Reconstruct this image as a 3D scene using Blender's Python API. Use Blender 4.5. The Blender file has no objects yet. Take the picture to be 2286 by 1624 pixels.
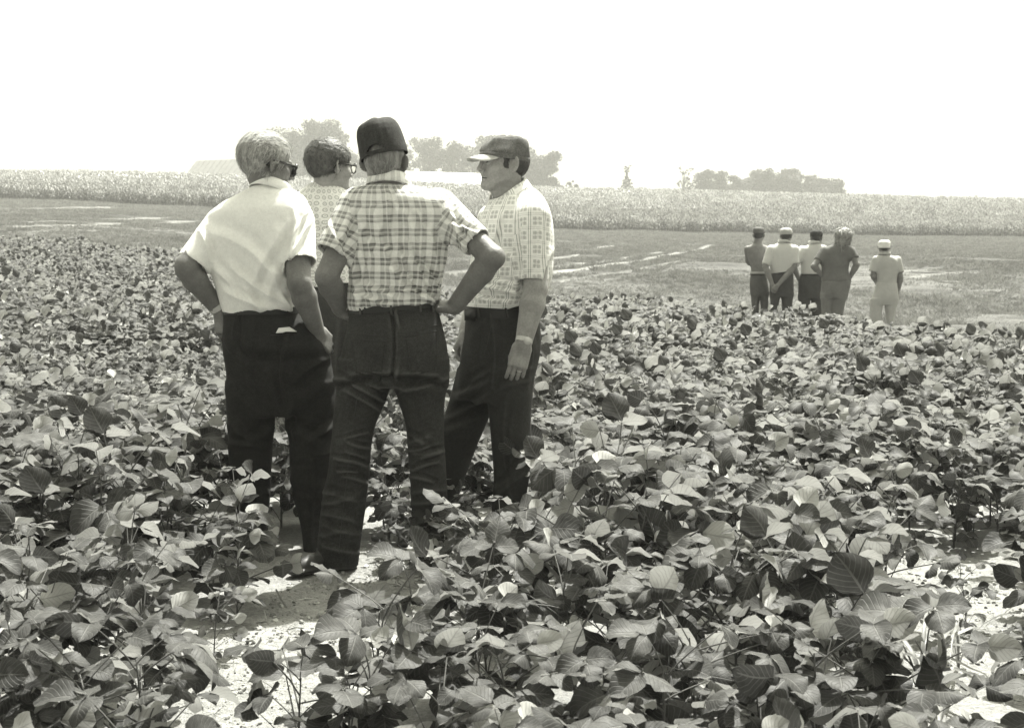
import bpy, math, random
import numpy as np
from mathutils import Vector, Matrix, Euler
R = math.radians
random.seed(7)
rng = np.random.default_rng(7)
def rotm(rx, ry, rz): return np.array(Euler((rx, ry, rz)).to_matrix())
scene = bpy.context.scene
COL = scene.collection

# ------------------------------------------------------------------ camera, sky, sun, exposure
FPX, CX, CY, PITCH, CAMH = 2956.0, 1143.0, 812.0, math.atan(225/2956.0), 1.24
cam_d = bpy.data.cameras.new('camera'); cam = bpy.data.objects.new('camera', cam_d); COL.objects.link(cam)
cam.location = (0, 0, CAMH); cam.rotation_euler = (math.pi/2 - PITCH, 0, 0)
cam_d.sensor_width = 36; cam_d.lens = FPX/2286*36
cam_d.clip_start = .05; cam_d.clip_end = 6000
cam_d.dof.use_dof = True; cam_d.dof.focus_distance = 5.3; cam_d.dof.aperture_fstop = 11
scene.camera = cam
SUN_EL, SUN_AZ = 64.0, 24.0          # azimuth measured from +Y (away from camera) towards +X
SUN_STRENGTH, SKY_STRENGTH, EXPOSURE = 4.9, .125, 1.38
world = bpy.data.worlds.new('World'); scene.world = world; world.use_nodes = True
wn = world.node_tree; wn.nodes.clear()
sky = wn.nodes.new('ShaderNodeTexSky'); sky.sky_type = 'NISHITA'; sky.sun_disc = False
sky.sun_elevation = R(SUN_EL); sky.sun_rotation = R(SUN_AZ); sky.air_density = 1.0; sky.dust_density = 6.0; sky.ozone_density = 1.0
bw = wn.nodes.new('ShaderNodeRGBToBW'); tint = wn.nodes.new('ShaderNodeMix'); tint.data_type = 'RGBA'; tint.blend_type = 'MULTIPLY'
tint.inputs[0].default_value = 1.0; tint.inputs[7].default_value = (1, .995, .82, 1)
bgn = wn.nodes.new('ShaderNodeBackground'); bgn.inputs[1].default_value = SKY_STRENGTH
wo = wn.nodes.new('ShaderNodeOutputWorld')
wn.links.new(sky.outputs[0], bw.inputs[0]); wn.links.new(bw.outputs[0], tint.inputs[6])
wn.links.new(tint.outputs[2], bgn.inputs[0]); wn.links.new(bgn.outputs[0], wo.inputs[0])
sd = bpy.data.lights.new('sun', 'SUN'); sd.energy = SUN_STRENGTH; sd.angle = R(.9); sd.color = (1, .99, .92)
sun = bpy.data.objects.new('sun', sd); COL.objects.link(sun); sun.location = (20, 20, 60)
SUNV = Vector((math.sin(R(SUN_AZ))*math.cos(R(SUN_EL)), math.cos(R(SUN_AZ))*math.cos(R(SUN_EL)), math.sin(R(SUN_EL))))
sun.rotation_euler = SUNV.to_track_quat('Z', 'Y').to_euler()
vs = scene.view_settings; vs.view_transform = 'Standard'; vs.look = 'None'; vs.exposure = EXPOSURE; vs.gamma = 1
try: vs.use_curve_mapping = False
except Exception: pass
scene.cycles.max_bounces = 6; scene.cycles.diffuse_bounces = 3; scene.cycles.glossy_bounces = 2
scene.cycles.transmission_bounces = 3; scene.cycles.transparent_max_bounces = 6; scene.cycles.volume_bounces = 1
try: scene.cycles.volume_max_steps = 64
except Exception: pass

def W(px, py, Y):
    """Point seen at (px, py) of the 2286 px wide photograph at distance Y."""
    u, v = px-CX, py-CY
    ry = FPX*math.cos(PITCH) - v*math.sin(PITCH); rz = -FPX*math.sin(PITCH) - v*math.cos(PITCH)
    k = Y/ry
    return Vector((u*k, Y, CAMH + rz*k))

# ------------------------------------------------------------------ shader helpers
class S:
    """Shader maths with operators: S(tree, socket or number)."""
    def __init__(s, nt, v): s.nt, s.v = nt, v
    def _m(s, op, *o, clamp=False):
        n = s.nt.nodes.new('ShaderNodeMath'); n.operation = op; n.use_clamp = clamp
        for i, a in enumerate((s,)+o):
            a = a.v if isinstance(a, S) else a
            if isinstance(a, (int, float)): n.inputs[i].default_value = a
            else: s.nt.links.new(a, n.inputs[i])
        return S(s.nt, n.outputs[0])
    def __add__(s, o): return s._m('ADD', o)
    def __sub__(s, o): return s._m('SUBTRACT', o)
    def __mul__(s, o): return s._m('MULTIPLY', o)
    def __truediv__(s, o): return s._m('DIVIDE', o)
    __radd__ = __add__; __rmul__ = __mul__
    def __rsub__(s, o): return S(s.nt, s._const(o))._m('SUBTRACT', s)
    def _const(s, o):
        n = s.nt.nodes.new('ShaderNodeValue'); n.outputs[0].default_value = o; return n.outputs[0]
    def abs(s): return s._m('ABSOLUTE')
    def frac(s): return s._m('FRACT')
    def floor(s): return s._m('FLOOR')
    def sqrt(s): return s._m('SQRT')
    def min(s, o): return s._m('MINIMUM', o)
    def max(s, o): return s._m('MAXIMUM', o)
    def sin(s): return s._m('SINE')
    def gt(s, o): return s._m('GREATER_THAN', o)
    def pow(s, o): return s._m('POWER', o)
    def ramp(s, a, b, c=0., d=1.):
        n = s.nt.nodes.new('ShaderNodeMapRange'); n.interpolation_type = 'SMOOTHSTEP'; n.clamp = True
        s.nt.links.new(s.v, n.inputs[0])
        for i, q in zip((1, 2, 3, 4), (a, b, c, d)): n.inputs[i].default_value = q
        return S(s.nt, n.outputs[0])
    def band(s, w, e):
        """1 where s (already 0..1 repeating) lies within w of 0.5, soft edge e."""
        return (s-.5).abs().ramp(w, w+e, 1., 0.)

class M:
    """A grey material; M.val is the reflectance as an S expression."""
    def __init__(m, name, rough=.8, spec=.3):
        m.mat = bpy.data.materials.new(name); m.mat.use_nodes = True; m.nt = m.mat.node_tree; m.nt.nodes.clear()
        m.out = m.nt.nodes.new('ShaderNodeOutputMaterial'); m.p = m.nt.nodes.new('ShaderNodeBsdfPrincipled')
        m.nt.links.new(m.p.outputs[0], m.out.inputs[0])
        m.p.inputs['Roughness'].default_value = rough; m.p.inputs['Specular IOR Level'].default_value = spec
        m._tc = None
    def c(m, x): n = m.nt.nodes.new('ShaderNodeValue'); n.outputs[0].default_value = x; return S(m.nt, n.outputs[0])
    def obj(m):
        if not m._tc: m._tc = m.nt.nodes.new('ShaderNodeTexCoord')
        return m._tc.outputs['Object']
    def uv(m):
        if not m._tc: m._tc = m.nt.nodes.new('ShaderNodeTexCoord')
        s = m.nt.nodes.new('ShaderNodeSeparateXYZ'); m.nt.links.new(m._tc.outputs['UV'], s.inputs[0])
        return S(m.nt, s.outputs[0]), S(m.nt, s.outputs[1])
    def attr(m, name):
        n = m.nt.nodes.new('ShaderNodeAttribute'); n.attribute_name = name; return S(m.nt, n.outputs['Fac'])
    def noise(m, scale, detail=4, rough=.55, stretch=None, vec=None, dist=0.):
        n = m.nt.nodes.new('ShaderNodeTexNoise'); n.inputs['Scale'].default_value = scale
        n.inputs['Detail'].default_value = detail; n.inputs['Roughness'].default_value = rough; n.inputs['Distortion'].default_value = dist
        v = vec or m.obj()
        if stretch:
            mp = m.nt.nodes.new('ShaderNodeMapping'); mp.inputs['Scale'].default_value = stretch
            m.nt.links.new(v, mp.inputs[0]); v = mp.outputs[0]
        m.nt.links.new(v, n.inputs['Vector']); return S(m.nt, n.outputs[0])
    def rand(m):
        n = m.nt.nodes.new('ShaderNodeObjectInfo'); return S(m.nt, n.outputs['Random'])
    def back(m):
        n = m.nt.nodes.new('ShaderNodeNewGeometry'); return S(m.nt, n.outputs['Backfacing'])
    def colour(m, val, t=(1., 1., .97)):
        if isinstance(val, (int, float)):
            m.p.inputs['Base Color'].default_value = (val*t[0], val*t[1], val*t[2], 1); return m
        n = m.nt.nodes.new('ShaderNodeCombineColor')
        for i in range(3): m.nt.links.new((val*t[i]).v, n.inputs[i])
        m.colsock = n.outputs[0]; m.nt.links.new(n.outputs[0], m.p.inputs['Base Color']); return m
    def rough(m, val): m.nt.links.new(val.v, m.p.inputs['Roughness']); return m
    def bump(m, val, dist=.002, strength=1.):
        n = m.nt.nodes.new('ShaderNodeBump'); n.inputs['Distance'].default_value = dist; n.inputs['Strength'].default_value = strength
        m.nt.links.new(val.v, n.inputs['Height']); m.nt.links.new(n.outputs[0], m.p.inputs['Normal']); m.bumpn = n; return m
    def translucent(m, fac, boost=1.):
        """Leaf: part of the light comes through."""
        t = m.nt.nodes.new('ShaderNodeBsdfTranslucent'); mx = m.nt.nodes.new('ShaderNodeMixShader'); mx.inputs[0].default_value = fac
        g = m.nt.nodes.new('ShaderNodeMix'); g.data_type = 'RGBA'; g.blend_type = 'MULTIPLY'; g.inputs[0].default_value = 1
        g.inputs[7].default_value = (boost, boost, boost, 1); m.nt.links.new(m.colsock, g.inputs[6]); m.nt.links.new(g.outputs[2], t.inputs[0])
        m.nt.links.new(m.p.outputs[0], mx.inputs[1]); m.nt.links.new(t.outputs[0], mx.inputs[2]); m.nt.links.new(mx.outputs[0], m.out.inputs[0]); return m

# ------------------------------------------------------------------ object helpers
def tag(o, label=None, cat=None, group=None, kind=None):
    if label: o['label'] = label
    if cat: o['category'] = cat
    if group: o['group'] = group
    if kind: o['kind'] = kind
    return o

def mesh_np(name, V, F, mat=None, smooth=True, uv=None):
    """V (n,3), F (m,3 or 4) numpy -> mesh datablock. uv: per corner (m*k,2)."""
    V = np.asarray(V, np.float32); F = np.asarray(F, np.int32)
    me = bpy.data.meshes.new(name)
    me.vertices.add(len(V)); me.vertices.foreach_set('co', V.ravel())
    k = F.shape[1]
    me.loops.add(F.size); me.loops.foreach_set('vertex_index', F.ravel())
    me.polygons.add(len(F)); me.polygons.foreach_set('loop_start', np.arange(0, F.size, k, dtype=np.int32))
    me.polygons.foreach_set('loop_total', np.full(len(F), k, np.int32))
    if uv is not None:
        l = me.uv_layers.new(name='UVMap'); l.data.foreach_set('uv', np.asarray(uv, np.float32).ravel())
    me.update(calc_edges=True)
    me.polygons.foreach_set('use_smooth', np.full(len(F), smooth)); me.validate()
    if mat: me.materials.append(mat)
    return me

def link(name, me, parent=None, loc=None):
    o = bpy.data.objects.new(name, me); COL.objects.link(o)
    if parent: o.parent = parent
    if loc is not None: o.location = loc
    return o

class MB:
    """Collects pieces (mixed polygons) of ONE mesh."""
    def __init__(s): s.v, s.f = [], []
    def add(s, V, F):
        n = len(s.v); s.v += [tuple(p) for p in V]; s.f += [tuple(i+n for i in f) for f in F]
    def box(s, c, d, rot=None):
        vs_ = [Vector((sx*d[0]/2, sy*d[1]/2, sz*d[2]/2)) for sx in (-1, 1) for sy in (-1, 1) for sz in (-1, 1)]
        if rot is not None: vs_ = [rot @ v for v in vs_]
        s.add([v+Vector(c) for v in vs_], [(0, 1, 3, 2), (4, 6, 7, 5), (0, 4, 5, 1), (2, 3, 7, 6), (0, 2, 6, 4), (1, 5, 7, 3)])
    def tube(s, pts, rad, n=6, cap=True):
        pts = [Vector(p) for p in pts]; rings = []
        up = Vector((0, 0, 1))
        for i, p in enumerate(pts):
            t = (pts[min(i+1, len(pts)-1)] - pts[max(i-1, 0)]).normalized()
            a = t.cross(up if abs(t.z) < .95 else Vector((1, 0, 0))).normalized(); b = t.cross(a)
            r = rad[i] if hasattr(rad, '__len__') else rad
            rings.append([p + (a*math.cos(q*2*math.pi/n) + b*math.sin(q*2*math.pi/n))*r for q in range(n)])
        V = [v for r_ in rings for v in r_]; F = []
        for i in range(len(pts)-1):
            for q in range(n): F.append((i*n+q, i*n+(q+1) % n, (i+1)*n+(q+1) % n, (i+1)*n+q))
        if cap: F.append(tuple(range(n))[::-1]); F.append(tuple((len(pts)-1)*n+q for q in range(n)))
        s.add(V, F)
    def mesh(s, name, mat, smooth=True):
        me = bpy.data.meshes.new(name); me.from_pydata([tuple(v) for v in s.v], [], s.f); me.update()
        if smooth:
            for p in me.polygons: p.use_smooth = True
        if mat: me.materials.append(mat)
        return me

def gn_scatter(name, P, rot, scl, idx, variants, label, cat):
    """ONE object whose points carry instances of the variant meshes."""
    c = bpy.data.collections.new(name+'_kinds')
    for i, me in enumerate(variants):
        c.objects.link(bpy.data.objects.new('%s_kind_%02d' % (name, i), me))
    me = bpy.data.meshes.new(name); me.vertices.add(len(P)); me.vertices.foreach_set('co', np.asarray(P, np.float32).ravel())
    a = me.attributes.new('rot', 'FLOAT_VECTOR', 'POINT'); a.data.foreach_set('vector', np.asarray(rot, np.float32).ravel())
    a = me.attributes.new('scl', 'FLOAT_VECTOR', 'POINT'); a.data.foreach_set('vector', np.asarray(scl, np.float32).ravel())
    a = me.attributes.new('idx', 'INT', 'POINT'); a.data.foreach_set('value', np.asarray(idx, np.int32))
    o = link(name, me)
    g = bpy.data.node_groups.new(name+'_scatter', 'GeometryNodeTree')
    g.interface.new_socket('Geometry', in_out='INPUT', socket_type='NodeSocketGeometry')
    g.interface.new_socket('Geometry', in_out='OUTPUT', socket_type='NodeSocketGeometry')
    N = g.nodes.new; gi, go = N('NodeGroupInput'), N('NodeGroupOutput')
    ci = N('GeometryNodeCollectionInfo'); ci.inputs[0].default_value = c; ci.inputs['Separate Children'].default_value = True
    ci.inputs['Reset Children'].default_value = True
    ip = N('GeometryNodeInstanceOnPoints'); ip.inputs['Pick Instance'].default_value = True
    def na(nm, t):
        n = N('GeometryNodeInputNamedAttribute'); n.data_type = t; n.inputs[0].default_value = nm
        return [s_ for s_ in n.outputs if s_.enabled][0]
    e = N('FunctionNodeEulerToRotation'); L = g.links.new
    L(gi.outputs[0], ip.inputs['Points']); L(ci.outputs[0], ip.inputs['Instance'])
    L(na('rot', 'FLOAT_VECTOR'), e.inputs[0]); L(e.outputs[0], ip.inputs['Rotation'])
    L(na('scl', 'FLOAT_VECTOR'), ip.inputs['Scale']); L(na('idx', 'INT'), ip.inputs['Instance Index'])
    L(ip.outputs[0], go.inputs[0])
    m = o.modifiers.new('scatter', 'NODES'); m.node_group = g
    return tag(o, label, cat, kind='stuff')

# ------------------------------------------------------------------ terrain
KD = [0., 9., 14., 21., 33., 50., 75., 105., 130., 170., 215., 260., 300., 360., 600., 1300.]
KP = [-900., 50., 390., 700., 1000., 1240., 1700., 2180., 3200.]
def _z(y, D): return W(1143, y, D).z
_T = np.zeros((len(KD), len(KP)))
rows = {  # image height of the bare ground in each column, by distance (None: metres given)
 33:  ('z', [1.25, 1.15, .95, .45, .06, .0, -.10, -.18, -.25]),
 21:  ('z', [.40, .36, .28, .10, .0, .0, -.02, -.10, -.15]),
 14:  ('z', [.06, .05, .04, .0, 0, 0, 0, 0, 0]),
 50:  ('y', [505, 512, 528, 555, 575, 580, 590, 592, 590]),
 75:  ('y', [478, 486, 500, 522, 545, 553, 560, 563, 566]),
 105: ('y', [452, 460, 475, 495, 520, 530, 538, 545, 548]),
 130: ('y', [440, 447, 462, 482, 503, 516, 525, 533, 538]),
 170: ('y', [424, 430, 442, 458, 474, 486, 497, 506, 512]),
 215: ('y', [405, 412, 420, 432, 446, 454, 465, 477, 484]),
 260: ('y', [396, 401, 406, 414, 428, 436, 447, 460, 468]),
}
for i, D in enumerate(KD):
    if D in rows:
        k, v = rows[int(D)]
        _T[i] = v if k == 'z' else [_z(y, D) for y in v]
for j in range(len(KP)):
    top = _T[KD.index(260.), j]
    _T[KD.index(300.), j] = top + .5; _T[KD.index(360.), j] = top - 1.0; _T[KD.index(600.), j] = top-5; _T[KD.index(1300.), j] = top - 8
_lD = np.log(np.array(KD)+6.)
_gu = np.linspace(_lD[0], _lD[-1], 240); _gp = np.linspace(KP[0], KP[-1], 160)
_t1 = np.array([np.interp(_gu, _lD, _T[:, j]) for j in range(len(KP))]).T
_t2 = np.array([np.interp(_gp, KP, _t1[i]) for i in range(len(_gu))])
def _blur(a, n, ax):
    for _ in range(n):
        b = np.concatenate([np.take(a, [0], ax), a, np.take(a, [-1], ax)], ax)
        a = (np.take(b, range(0, a.shape[ax]), ax) + 2*a + np.take(b, range(2, a.shape[ax]+2), ax))/4
    return a
_t2 = _blur(_blur(_t2, 5, 0), 22, 1)
def ground_z(x, y):
    x = np.asarray(x, float); y = np.asarray(y, float); D = np.maximum(y, 1.0)
    px = np.clip(CX + FPX*x/D, KP[0], KP[-1]-1e-3); u = np.clip(np.log(D+6.), _gu[0], _gu[-1]-1e-6)
    fi = (u-_gu[0])/(_gu[1]-_gu[0]); fj = (px-_gp[0])/(_gp[1]-_gp[0])
    i = np.clip(fi.astype(int), 0, 238); j = np.clip(fj.astype(int), 0, 158); a = fi-i; b = fj-j
    z = (_t2[i, j]*(1-a)*(1-b) + _t2[i+1, j]*a*(1-b) + _t2[i, j+1]*(1-a)*b + _t2[i+1, j+1]*a*b)
    return z*np.clip((y-7)/6, 0, 1)
# far edge of the bean field, (x, y) from left to right
EDGE = [(-60, 54), (-30, 44), (-16, 38.), (-8, 34.), (-1.6, 31.), (.8, 29.5), (2.4, 27.), (3.0, 21.6), (3.3, 19.), (4.3, 16.8), (5.0, 15.3), (5.9, 13.9), (8.5, 10.5), (14, 5), (20, -3)]
_ex = np.array([e[0] for e in EDGE]); _ey = np.array([e[1] for e in EDGE])
def edge_y(x): return np.interp(x, _ex, _ey)
def vnoise(x, y, s, seed=0):
    """Smooth value noise on numpy arrays, 0..1."""
    x = np.asarray(x)*s; y = np.asarray(y)*s
    xi = np.floor(x).astype(np.int64); yi = np.floor(y).astype(np.int64); fx = x-xi; fy = y-yi
    fx = fx*fx*(3-2*fx); fy = fy*fy*(3-2*fy)
    def hsh(a, b):
        h = (a*374761393 + b*668265263 + seed*1442695041) & 0xffffffff
        h = ((h ^ (h >> 13))*1274126177) & 0xffffffff
        return ((h ^ (h >> 16)) & 0xffff)/65535.
    return (hsh(xi, yi)*(1-fx)*(1-fy) + hsh(xi+1, yi)*fx*(1-fy) + hsh(xi, yi+1)*(1-fx)*fy + hsh(xi+1, yi+1)*fx*fy)

# tracks and swaths in the mown strip: (polyline of picture points on the ground, half width m, strength)
def on_ground(px, py):
    lo, hi = 8., 255.
    Ds = np.geomspace(lo, hi, 400); pts = np.array([W(px, py, d) for d in Ds]); g = ground_z(pts[:, 0], pts[:, 1])
    k = np.argmax(pts[:, 2] <= g)
    if pts[k, 2] > g[k]: k = len(Ds)-1
    return pts[k, :2]
TRACKS = [
 ([(1240, 612), (1330, 598), (1430, 583), (1520, 566), (1590, 548)], .16, 1.0),
 ([(1235, 600), (1340, 588), (1450, 570), (1540, 552)], .14, .6),
 ([(1250, 628), (1380, 610), (1500, 590), (1600, 574)], .12, .35),
 ([(1000, 612), (1120, 600), (1240, 580), (1300, 568)], .22, .5),
 ([(1080, 572), (1240, 566), (1330, 556), (1400, 544)], .25, .45),
 ([(50, 498), (200, 494), (320, 490), (400, 486)], .5, .3),
 ([(50, 508), (180, 505), (300, 500), (450, 494)], .4, .45),
 ([(50, 520), (120, 517), (220, 516)], .3, .25),
 ([(50, 468), (150, 466), (260, 464), (420, 470)], 1.3, .35),
 ([(2010, 610), (2080, 600), (2180, 590)], .2, .5),
 ([(2040, 625), (2110, 612), (2200, 606)], .18, .4),
 ([(1200, 545), (1400, 540), (1600, 538), (1800, 548)], .6, .25),
]
DARKS = [([(1240, 606), (1330, 592), (1440, 576), (1530, 559)], .07, 1.), ([(1400, 562), (1440, 557), (1480, 553)], .3, .6), ([(1680, 548), (1740, 545)], .4, .5),
         ([(50, 486), (200, 484), (330, 478)], 1.2, .6), ([(2035, 612), (2060, 611), (2080, 612)], .16, .9), ([(1240, 560), (1340, 545), (1390, 540)], .25, .5)]
def _dist_poly(P, poly):
    d = np.full(len(P), 1e9)
    for a, b in zip(poly[:-1], poly[1:]):
        ab = b-a; t = np.clip(((P-a)@ab)/max(ab@ab, 1e-9), 0, 1); q = a+t[:, None]*ab
        d = np.minimum(d, np.hypot(*(P-q).T))
    return d

us = np.concatenate([np.linspace(-40, 0, 9)[:-1], np.linspace(0, 9, 60)[:-1], np.geomspace(9, 135, 420)[:-1], np.geomspace(135, 300, 70)[:-1], np.geomspace(300, 1250, 30)])
ps = np.concatenate([np.linspace(-9000, -900, 20)[:-1], np.linspace(-900, 0, 25)[:-1], np.linspace(0, 2300, 420)[:-1], np.linspace(2300, 3300, 25)[:-1], np.linspace(3300, 9000, 15)])
UU, PP = np.meshgrid(us, ps, indexing='ij')
XX = (PP-CX)/FPX*np.maximum(UU, 6.0+0*UU) ; YY = UU
ZZ = ground_z(XX, YY)
near = np.clip((11-YY)/4, 0, 1)
ZZ = ZZ + near*(vnoise(XX, YY, 3.1, 1)-.5)*.035
mid = np.clip((YY-12)/6, 0, 1)*np.clip((125-YY)/10, 0, 1)
ZZ = ZZ + mid*((vnoise(XX, YY, .9, 2)-.5)*.07 + (vnoise(XX, YY, .25, 3)-.5)*.16)
ni, nj = UU.shape; ids = np.arange(ni*nj).reshape(ni, nj)
F = np.stack([ids[:-1, :-1], ids[:-1, 1:], ids[1:, 1:], ids[1:, :-1]], -1).reshape(-1, 4)
V = np.stack([XX, YY, ZZ], -1).reshape(-1, 3)
P2 = V[:, :2]
_TP = [(np.array([on_ground(*q) for q in poly]), w_, s_) for poly, w_, s_ in TRACKS + [(p, w, -s_) for p, w, s_ in DARKS]]
def track_at(P):
    t = .11*np.clip((-P[:, 0]-5)/9, 0, 1)*np.clip((P[:, 1]-38)/10, 0, 1)*(.6+.8*vnoise(P[:, 0], P[:, 1], .12, 77))
    for pl, hw, st in _TP:
        hw2 = hw*1.5*(1+.5*(vnoise(P[:, 0], P[:, 1], .5, 5)-.4)); t += st*np.clip(1.4-_dist_poly(P, pl)/hw2, 0, 1)*(.65+.5*vnoise(P[:, 0], P[:, 1], .9, 6))
    return t
trk = np.zeros(len(V)); sel = (V[:, 1] > 9) & (V[:, 1] < 140); trk[sel] = track_at(P2[sel])
bean = np.clip((edge_y(V[:, 0])-V[:, 1])*1.2-.8, 0, 1)

m = M('field_ground', rough=.95, spec=.15)
n1 = m.noise(.12, 5, .6, (1, .6, 1)); n2 = m.noise(1.1, 5, .65, (.5, 1.4, 1)); n3 = m.noise(9, 6, .75); n4 = m.noise(60, 4, .7); n5 = m.noise(220, 3, .7)
grass_v = (n1.ramp(.3, .7, .62, 1.25))*(n2.ramp(.25, .75, .55, 1.4))*(n3.ramp(.2, .8, .5, 1.5))*.095
tr = m.attr('track'); grass_v = grass_v + tr*.17
soil_v = n2.ramp(.2, .8, .85, 1.1)*n3.ramp(.2, .8, .8, 1.15)*n4.ramp(.25, .75, .72, 1.16)*n5.ramp(.3, .7, .85, 1.1)*.36
be = m.attr('beans'); co = m.attr('corn'); val = ((grass_v*(be*(-1.)+1.) + soil_v*be)*(co*(-.8)+1.)).max(.015)  # corn: shade and moist dark soil put into the ground colour
m.colour(val)
m.bump(n3*1.0+n4*.5+n5*.25, .03, 1.)
G_MAT = m.mat
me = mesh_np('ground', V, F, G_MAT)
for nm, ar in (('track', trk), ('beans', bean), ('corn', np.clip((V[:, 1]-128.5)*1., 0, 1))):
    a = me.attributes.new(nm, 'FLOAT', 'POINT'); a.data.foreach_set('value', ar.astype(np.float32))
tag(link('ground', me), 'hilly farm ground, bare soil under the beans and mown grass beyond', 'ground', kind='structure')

# ------------------------------------------------------------------ haze
hz = MB(); hz.box((0, 600, 23), (10500, 1340, 52))
hm = bpy.data.materials.new('haze_air'); hm.use_nodes = True; nt = hm.node_tree; nt.nodes.clear()
ho = nt.nodes.new('ShaderNodeOutputMaterial'); hv = nt.nodes.new('ShaderNodeVolumePrincipled')
hv.inputs['Color'].default_value = (1, 1, .97, 1); hv.inputs['Density'].default_value = .00090; hv.inputs['Anisotropy'].default_value = 0
nt.links.new(hv.outputs[0], ho.inputs['Volume'])
tag(link('haze', hz.mesh('haze', hm, False)), 'pale summer haze filling the air', 'haze', kind='stuff')
# ------------------------------------------------------------------ soybean leaves and plants
def leaf_material(name, up=.050, under=.38, tr=.18):
    m = M(name, rough=.55, spec=.22)
    s, t = m.uv(); a = s.abs()
    rnd = m.rand()
    mid = a.ramp(.03, .07, 1., 0.)
    lat = ((t*7.5 - a*2.6).frac()).band(.03, .09)*a.ramp(.92, 1., 1., 0.)
    vein = mid.max(lat*.75)
    n = m.noise(90, 4, .7); n2 = m.noise(18, 3, .6)
    top = (rnd.ramp(0, 1, .78, 1.25))*n.ramp(.25, .75, .82, 1.2)*n2.ramp(.2, .8, .8, 1.22)*up + vein*(up*1.3)
    bot = rnd.ramp(0, 1, .85, 1.15)*n2.ramp(.2, .8, .9, 1.1)*under - vein*.10
    bk = m.back(); m.colour(top*(bk*(-1.)+1.) + bot*bk)
    m.bump((a*(-.6) + vein*(-.8) + n*.35), .0022, .9)
    m.translucent(tr, 1.5); return m.mat
LEAF = leaf_material('bean_leaf')
def stem_mat():
    m = M('bean_stem', rough=.7); n = m.noise(40, 3); return m.colour(n.ramp(.2, .8, .06, .13)).mat
STEM = stem_mat()

def leaflet(rg, L, Wd, fold, droop, twist, curl):
    nt_, ns = 7, 4
    t = np.linspace(0, 1, nt_+1)[:, None]; s = np.linspace(-1, 1, ns+1)[None, :]
    w = Wd/2*(np.sin(np.pi*np.clip(t, .0, 1)**.78)**.56); w = np.where(t <= 0, .0015, w); w = np.where(t >= 1, .0008, w)
    x = s*w*np.cos(fold*.8); z = np.abs(s)*w*np.sin(fold)
    z = z + curl*(s**2)*w*(-1.) + rg.normal(0, .0018, z.shape)*(np.abs(s) > .2) + np.sin(t*9+rg.random()*6)*np.abs(s)*.0035
    ang = droop*t*1.2; seg = L/nt_
    yc = np.concatenate([[0], np.cumsum(np.cos(ang[1:, 0]))*seg]); zc = np.concatenate([[0], -np.cumsum(np.sin(ang[1:, 0]))*seg])
    y = yc[:, None] + z*np.sin(ang); z = zc[:, None] + z*np.cos(ang)
    tw = twist*t; x, z = x*np.cos(tw)+z*np.sin(tw)*0.3, z + x*np.sin(tw)
    V = np.stack([x, y+0*x, z], -1).reshape(-1, 3)
    UV = np.stack([s+0*t, t+0*s], -1).reshape(-1, 2)
    ids = np.arange(V.shape[0]).reshape(nt_+1, ns+1)
    F = np.stack([ids[:-1, :-1], ids[:-1, 1:], ids[1:, 1:], ids[1:, :-1]], -1).reshape(-1, 4)
    return V, F, UV[F.ravel()]

def tri_leaf(rg, pet, rise, size):
    """Petiole from the origin towards +Y, three leaflets at its end. Returns V,F,UV."""
    Vs, Fs, Us = [], [], []; n = 0
    pts = []
    for k in range(5):
        t = k/4; pts.append((0, pet*math.cos(rise)*t, pet*math.sin(rise)*(t**.8)))
    mb = MB(); mb.tube(pts, [.0024, .0022, .002, .0018, .0016], 4, False)
    v = np.array(mb.v); f = np.array(mb.f); Vs.append(v); Fs.append(f); Us.append(np.tile([[.0, .5]], (f.size, 1))); n += len(v)
    end = np.array(pts[-1])
    base_p = rg.normal(-.10, .16); base_r = rg.normal(0, .16)
    for q, (yaw, off) in enumerate(((0, .022), (1.25, .004), (-1.25, .004))):
        L = size*(1. if q == 0 else .9)*rg.uniform(.9, 1.1); Wd = L*rg.uniform(.78, .92)
        v, f, u = leaflet(rg, L, Wd, rg.uniform(.02, .42), rg.uniform(.15, .8), rg.normal(0, .2), rg.uniform(-.25, .75))
        pitch = rg.normal(0, .22); roll = rg.normal(0, .2)
        if rg.random() < .10: roll += rg.choice([-1, 1])*rg.uniform(1.2, 2.6)
        if rg.random() < .08: pitch -= rg.uniform(.5, 1.0)
        v = v @ rotm(pitch, roll, 0).T @ rotm(0, 0, -yaw+rg.normal(0, .15)).T
        v = v + np.array([math.sin(yaw)*off, math.cos(yaw)*off, 0])
        v = v @ rotm(base_p, base_r, 0).T + end
        Vs.append(v); Fs.append(f+n); Us.append(u); n += len(v)
    return np.concatenate(Vs), np.concatenate(Fs), np.concatenate(Us)

LEAVES = []
for i in range(18):
    rg = np.random.default_rng(100+i)
    LEAVES.append(tri_leaf(rg, rg.uniform(.10, .20), rg.uniform(.25, .95), rg.uniform(.078, .108)))
LEAF_ME = [mesh_np('leaf', v, f, LEAF, True, u) for v, f, u in LEAVES]

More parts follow.
